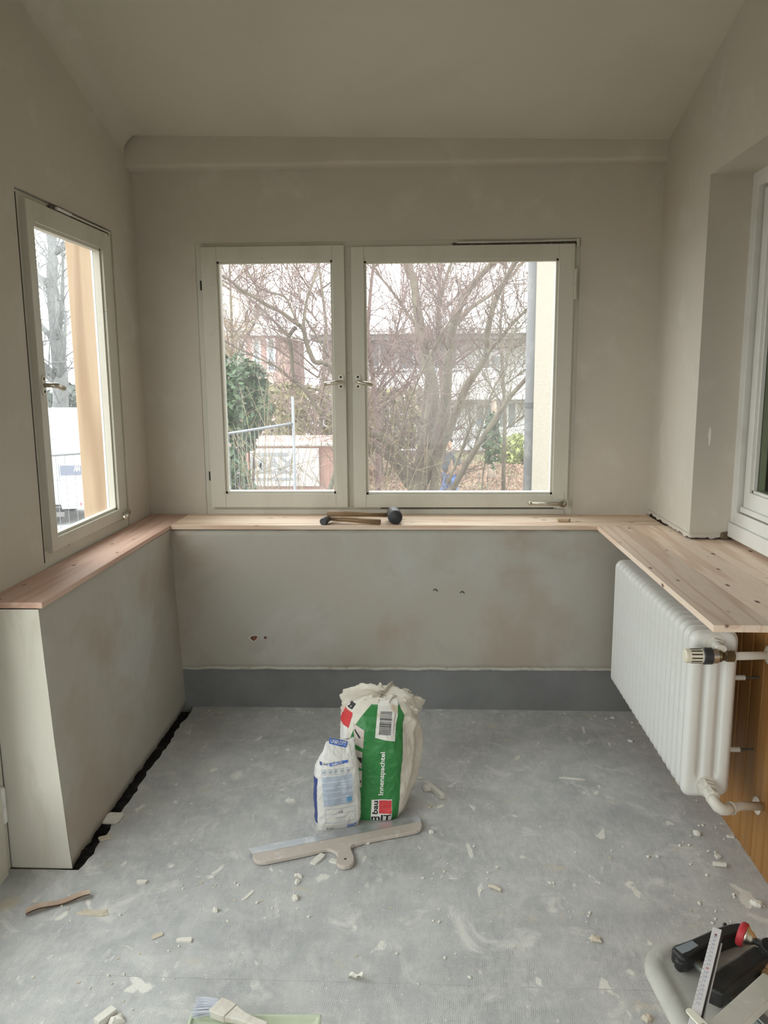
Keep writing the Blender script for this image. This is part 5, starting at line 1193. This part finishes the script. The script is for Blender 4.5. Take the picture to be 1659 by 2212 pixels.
# thin shoots (thickets) in front
def thicket(name, label, u0, u1, Y, n, hmin, hmax, seed, mat, lean=.25):
    r_ = random.Random(seed); b = P((u0+u1)/2, 1000, Y); t = thing(name, label, 'shrub', (b.x, b.y, GZ_)); m_ = MB()
    for _ in range(n):
        p = P(r_.uniform(u0, u1), 1000, Y+r_.uniform(-.5,.5)); q = Vector((p.x, p.y, GZ_)); h = r_.uniform(hmin, hmax); d = Vector((r_.gauss(0,lean), r_.gauss(0,lean), 1)); pts = [q]
        for k in range(5): d = (d+Vector((r_.gauss(0,.10), r_.gauss(0,.10), 0))).normalized(); pts.append(pts[-1]+d*h/5)
        rr_ = r_.uniform(.004, .010); m_.tube(pts, [rr_*(1-.13*k) for k in range(6)], 4, False)
        for _k in range(4):
            i = r_.randint(1, 4); m_.tube([pts[i], pts[i]+Vector((r_.gauss(0,.3), r_.gauss(0,.3), r_.uniform(.1,.5)))], [rr_*.6, rr_*.3], 3, False)
    o = obj('shoots', m_, mat, t, recalc=False); o['kind'] = 'stuff'; return t
thicket('shrub_thicket', 'thicket of bare reddish shoots before the pink container', 560, 740, 8.5, 110, 1.0, 2.6, 41, m_bark2)
thicket('shrub_thicket', 'straw-coloured shoots bundle beside the ivy bush', 540, 620, 9.2, 50, 2.0, 3.8, 42, m_bark3, .18)
thicket('shrub_thicket', 'bare straw-coloured shoots at the foot of the large tree', 790, 900, 10.5, 60, 1.2, 3.2, 43, m_bark3)
thicket('shrub_thicket', 'brown bramble shoots right of the walking person', 980, 1120, 10, 70, .5, 1.5, 44, m_bark3, .5)
# --- galvanised fence frame, container with sign, walker
m_galv = M('galvanised_tube', (.26,.275,.30), .5, .4)
t = thing('fence_panel', 'galvanised tube fence panel standing across the left casement', 'fence', (P(632,1000,7.6).x, 7.6, GZ_))
obj('top_rail', MB().tube([P(395, 953, 6.4), P(487, 938, 7.0), P(631, 915, 7.6)], .014, 10), m_galv, t, 0, True)
pt_ = P(632, 857, 7.6); obj('post', MB().tube([(pt_.x, pt_.y, GZ_), pt_], .013, 10), m_galv, t, 0, True)
a_, b_ = P(395, 953, 6.4), P(631, 915, 7.6); wm = MB()
for i in range(26):
    q = lerp(a_, b_, i/26); wm.tube([(q.x, q.y, GZ_+.1), q], .0025, 4, False)
obj('wires', wm, m_galv, t)
t = thing('skip_container', 'faded pink-red container with grey lettered sign behind the shoots', 'container', (P(620,1000,13).x, 13.5, GZ_))
m_skip = M('faded_red_paint', (.42,.235,.20), .6, 0, [(2,(.48,.31,.27),.45,.65)])
a_, b_ = P(512, 962, 13), P(760, 962, 13)
obj('body', MB().box(a_.x, b_.x, 13, 15.2, GZ_+.15, a_.z), m_skip, t, .02); obj('rim', MB().tube([(a_.x-.05, 12.97, a_.z+.02), (b_.x+.05, 12.97, b_.z+.02)], .035, 8), M('rim_white', (.74,.73,.70), .6), t)
obj('rib', MB().box(P(533,1000,12.97).x, P(538,1000,12.97).x, 12.93, 13.02, GZ_+.15, a_.z-.02), m_skip, t); obj('feet', MB().box(a_.x+.2, b_.x-.2, 13.2, 15, GZ_, GZ_+.16), m_bdk, t)
c1, c2 = P(540, 969, 12.95), P(690, 1050, 12.95); sg = obj('sign', MB().box(c1.x, c2.x, 12.94, 12.98, c2.z, c1.z), M('sign_white', (.66,.65,.64), .6), t)
m_sg = M('sign_grey', (.33,.34,.36), .6)
for (u0,v0,u1,v1) in ((544,978,622,985),(545,1017,640,1022),(548,1032,640,1037)):
    q1, q2 = P(u0,v0,12.93), P(u1,v1,12.93); obj('sign_bar', MB().box(q1.x, q2.x, 12.925, 12.938, q2.z, q1.z), m_sg, sg)
vs_, fs_ = text_mesh('MAX', .03); q1, q2 = P(541,1016,12.93), P(640,988,12.93)
obj('sign_lettering', MB().add(vs_, fs_, lambda p: Vector((lerp(q1.x, q2.x, p.x), 12.93, lerp(q1.z, q2.z, p.y)))), m_sg, sg)
# person walking to the left, seen from behind the branches
def person():
    b = P(972, 1000, 19.0); o = Vector((b.x, b.y, GZ_+.03))
    t = thing('person', 'person in dark jacket and blue trousers walking behind the large tree', 'person', o)
    def skin(name, J, E_, mat, parent):
        me = bpy.data.meshes.new(name); me.from_pydata([o+Vector(j[0]) for j in J], E_, []); ob = bpy.data.objects.new(name, me); col.objects.link(ob)
        md = ob.modifiers.new('s', 'SKIN'); 
        for i, j in enumerate(J): me.skin_vertices[0].data[i].radius = (j[1], j[1] if len(j) < 3 else j[2])
        me.skin_vertices[0].data[0].use_root = True
        ob.modifiers.new('d', 'SUBSURF').levels = 2; ob.modifiers['d'].render_levels = 2
        bpy.context.view_layer.update(); dg = bpy.context.evaluated_depsgraph_get(); m2 = bpy.data.meshes.new_from_object(ob.evaluated_get(dg)); bpy.data.objects.remove(ob)
        m2.materials.clear(); m2.materials.append(mat); m2.polygons.foreach_set('use_smooth', [True]*len(m2.polygons))
        r = link(name, m2); r.parent = parent; r.matrix_parent_inverse = parent_mat(parent).inverted(); return r
    body = skin('body', [((0,0,.92),.13),((0,0,1.15),.14),((.01,0,1.38),.15),((.0,0,1.50),.06),((-.02,0,1.58),.065),((-.03,0,1.68),.095),((-.02,0,1.75),.07),
        ((.02,.17,1.40),.06),((.10,.20,1.16),.045),((-.02,.22,.95),.035),((.0,-.17,1.40),.06),((-.10,-.2,1.16),.045),((-.20,-.2,.98),.035),
        ((-.02,.09,.86),.09),((-.16,.09,.50),.065),((-.30,.09,.12),.045),((-.40,.09,.05),.04),((.02,-.09,.86),.09),((.14,-.09,.50),.065),((.38,-.09,.20),.045),((.36,-.09,.08),.04)],
        [(0,1),(1,2),(2,3),(3,4),(4,5),(5,6),(2,7),(7,8),(8,9),(2,10),(10,11),(11,12),(0,13),(13,14),(14,15),(15,16),(0,17),(17,18),(18,19),(19,20)], M('skin_tone', (.45,.30,.23), .6), t)
    skin('jacket', [((0,0,.88),.16),((0,0,1.15),.165),((.01,0,1.38),.175),((.0,0,1.49),.085),((.02,.18,1.40),.08),((.10,.21,1.16),.065),((0,.23,1.0),.05),((.0,-.18,1.40),.08),((-.10,-.21,1.16),.065),((-.18,-.21,1.02),.05)],
        [(0,1),(1,2),(2,3),(2,4),(4,5),(5,6),(2,7),(7,8),(8,9)], M('jacket_slate', (.07,.095,.13), .8), t)
    skin('trousers', [((0,0,.93),.145),((-.02,.09,.84),.11),((-.16,.09,.50),.085),((-.29,.09,.14),.065),((.02,-.09,.84),.11),((.14,-.09,.50),.085),((.37,-.09,.22),.065)],
        [(0,1),(1,2),(2,3),(0,4),(4,5),(5,6)], M('trousers_blue', (.10,.20,.50), .8), t)
    skin('hair', [((-.01,0,1.70),.10),((.01,0,1.77),.085),((.05,0,1.66),.07)], [(0,1),(1,2)], M('hair_dark', (.03,.025,.02), .7), t)
    skin('backpack', [((.17,0,1.12),.10),((.18,0,1.34),.10)], [(0,1)], M('backpack_grey', (.12,.15,.15), .8), t)
    for (x, y, z) in ((-.36,.09,.05),(.37,-.09,.12)): skin('shoe', [((x+.05,y,z),.055),((x-.12,y,z-.02),.04)], [(0,1)], m_black, t)
person()
# --- white van and site fence seen through the left window
vb = P(135, 980, 17.0); vx, vy = vb.x, vb.y
t = thing('white_van', 'white delivery van with grey lettered panel parked beyond the site fence', 'van', (vx, vy, GZ_+.09))
m_van = M('van_white', (.80,.82,.86), .25, 0, [(1.5,(.76,.78,.83),.45,.7)], None, .5); G_ = GZ_+.09
zr_ = P(135, 886, 17).z
dirx = Vector((1, .18, 0)).normalized(); diry = Vector((-.18, 1, 0)).normalized()
def vp(x, y, z): return Vector((vx, vy, G_))+dirx*x+diry*y+Vector((0,0,z))
Hv = zr_-G_
prof = [(0,.35),(-.02,.9),(0,1.35),(.04,Hv-.55),(.12,Hv-.18),(.26,Hv-.04),(.6,Hv),(1.5,Hv),(1.85,Hv-.06),(1.97,Hv-.25),(2.0,1.3),(2.0,.35)]
vm = MB(); xs_ = [-1.25,-1.2,-1.05,3.3,3.42,3.46]; ins = [.10,.03,0,0,.03,.10]
for x, i_ in zip(xs_, ins): vm.v += [tuple(vp(x, min(max(y, i_), 2-i_), min(max(z, .35+i_*.5), Hv-i_))) for y, z in prof]
np_ = len(prof); vm.f += [(j*np_+i, j*np_+(i+1)%np_, (j+1)*np_+(i+1)%np_, (j+1)*np_+i) for j in range(5) for i in range(np_)]+[tuple(range(np_)), tuple(5*np_+i for i in range(np_))]
obj('body', vm, m_van, t, 0)
def side(name, x0, x1, z0, z1, mat, d=-.045, par=None, th=.05): return obj(name, MB().add([vp(x, y, z) for y in (d, d+th) for x, z in ((x0,z0),(x1,z0),(x1,z1),(x0,z1))], [(0,1,2,3),(7,6,5,4),(0,4,5,1),(1,5,6,2),(2,6,7,3),(3,7,4,0)]), mat, par or t)
def on_van(u, v): 
    p = at_plane(u, v, vp(0, -.04, 0), diry)-vp(0,0,0); return p.dot(dirx), p.z
x0_, z1_ = on_van(130, 1006); x1_, z0_ = on_van(215, 1025); sg = side('grey_panel', x0_, x1_+.6, z0_, z1_, M('van_sign_grey', (.16,.18,.24), .5), -.06)
vs_, fs_ = text_mesh('AN', .03); tx0, tz0 = on_van(160, 1018); tx1, tz1 = on_van(173, 1005)
obj('lettering', MB().add(vs_, fs_, lambda p: vp(lerp(tx0, tx1, p.x), -.066, lerp(tz0, tz1, p.y))), m_white, sg)
m_vl = M('van_seam', (.45,.48,.53), .5)
for (u0, v0, u1, v1) in ((112,905,168,907),(138,942,178,944),(139,943,141,1000),(116,900,118,1090),(108,948,122,950)):
    a0, b1_ = on_van(u0, v1); a1, b0_ = on_van(u1, v0); side('panel_seam', min(a0,a1), max(a0,a1), min(b1_,b0_), max(b1_,b0_), m_vl, -.052, None, .03)
a0, b1_ = on_van(122, 1116); a1, b0_ = on_van(140, 1106); side('door_handle', a0, a1, b1_, b0_, m_bdk, -.09)
a0, b1_ = on_van(174, 1092); a1, b0_ = on_van(176, 1086); side('red_mark', a0, a1, b1_, b0_, m_red, -.055)
for x in (-.4, 2.6):
    for y in (.08, 1.92): obj('wheel', MB().lathe([(-.11,.0001),(-.11,.28),(-.06,.33),(.06,.33),(.11,.28),(.11,.0001)], vp(x, y, .33), diry, 22), M('tyre', (.03,.03,.03), .8), t)
t = thing('site_fence', 'wire mesh site fence panel standing before the white van', 'fence', (P(135,1000,9).x, P(135,1000,9).y, GZ_+.09))
a_, b_ = P(60, 986, 9.0), P(330, 968, 9.4)
obj('top_rail', MB().tube([a_, b_], .020, 10), m_galv, t, 0, True)
for i, nm in ((0, 'post'), (1, 'post')): q = lerp(a_, b_, i); obj(nm, MB().tube([(q.x, q.y, GZ_+.09), q], .020, 10), m_galv, t, 0, True)
wm = MB()
for i in range(1, 14):
    q = lerp(a_, b_, i/14); wm.tube([(q.x, q.y, GZ_+.15), q], .0035, 5, False)
for dz in (.30, .62, .95, 1.3): wm.tube([a_-Vector((0,0,dz)), b_-Vector((0,0,dz))], .0035, 5, False)
obj('wires', wm, m_galv, t)
# dark conifer hedge and street behind the van
c = P(140, 858, 40); bush('evergreen_hedge', 'dark evergreen hedge behind the white van', (c.x, c.y, GZ_+1.3), (3.2, 1.5, 1.55), 2200, .22, 91, M('evergreen_dark', (.10,.12,.105), .8), 4)
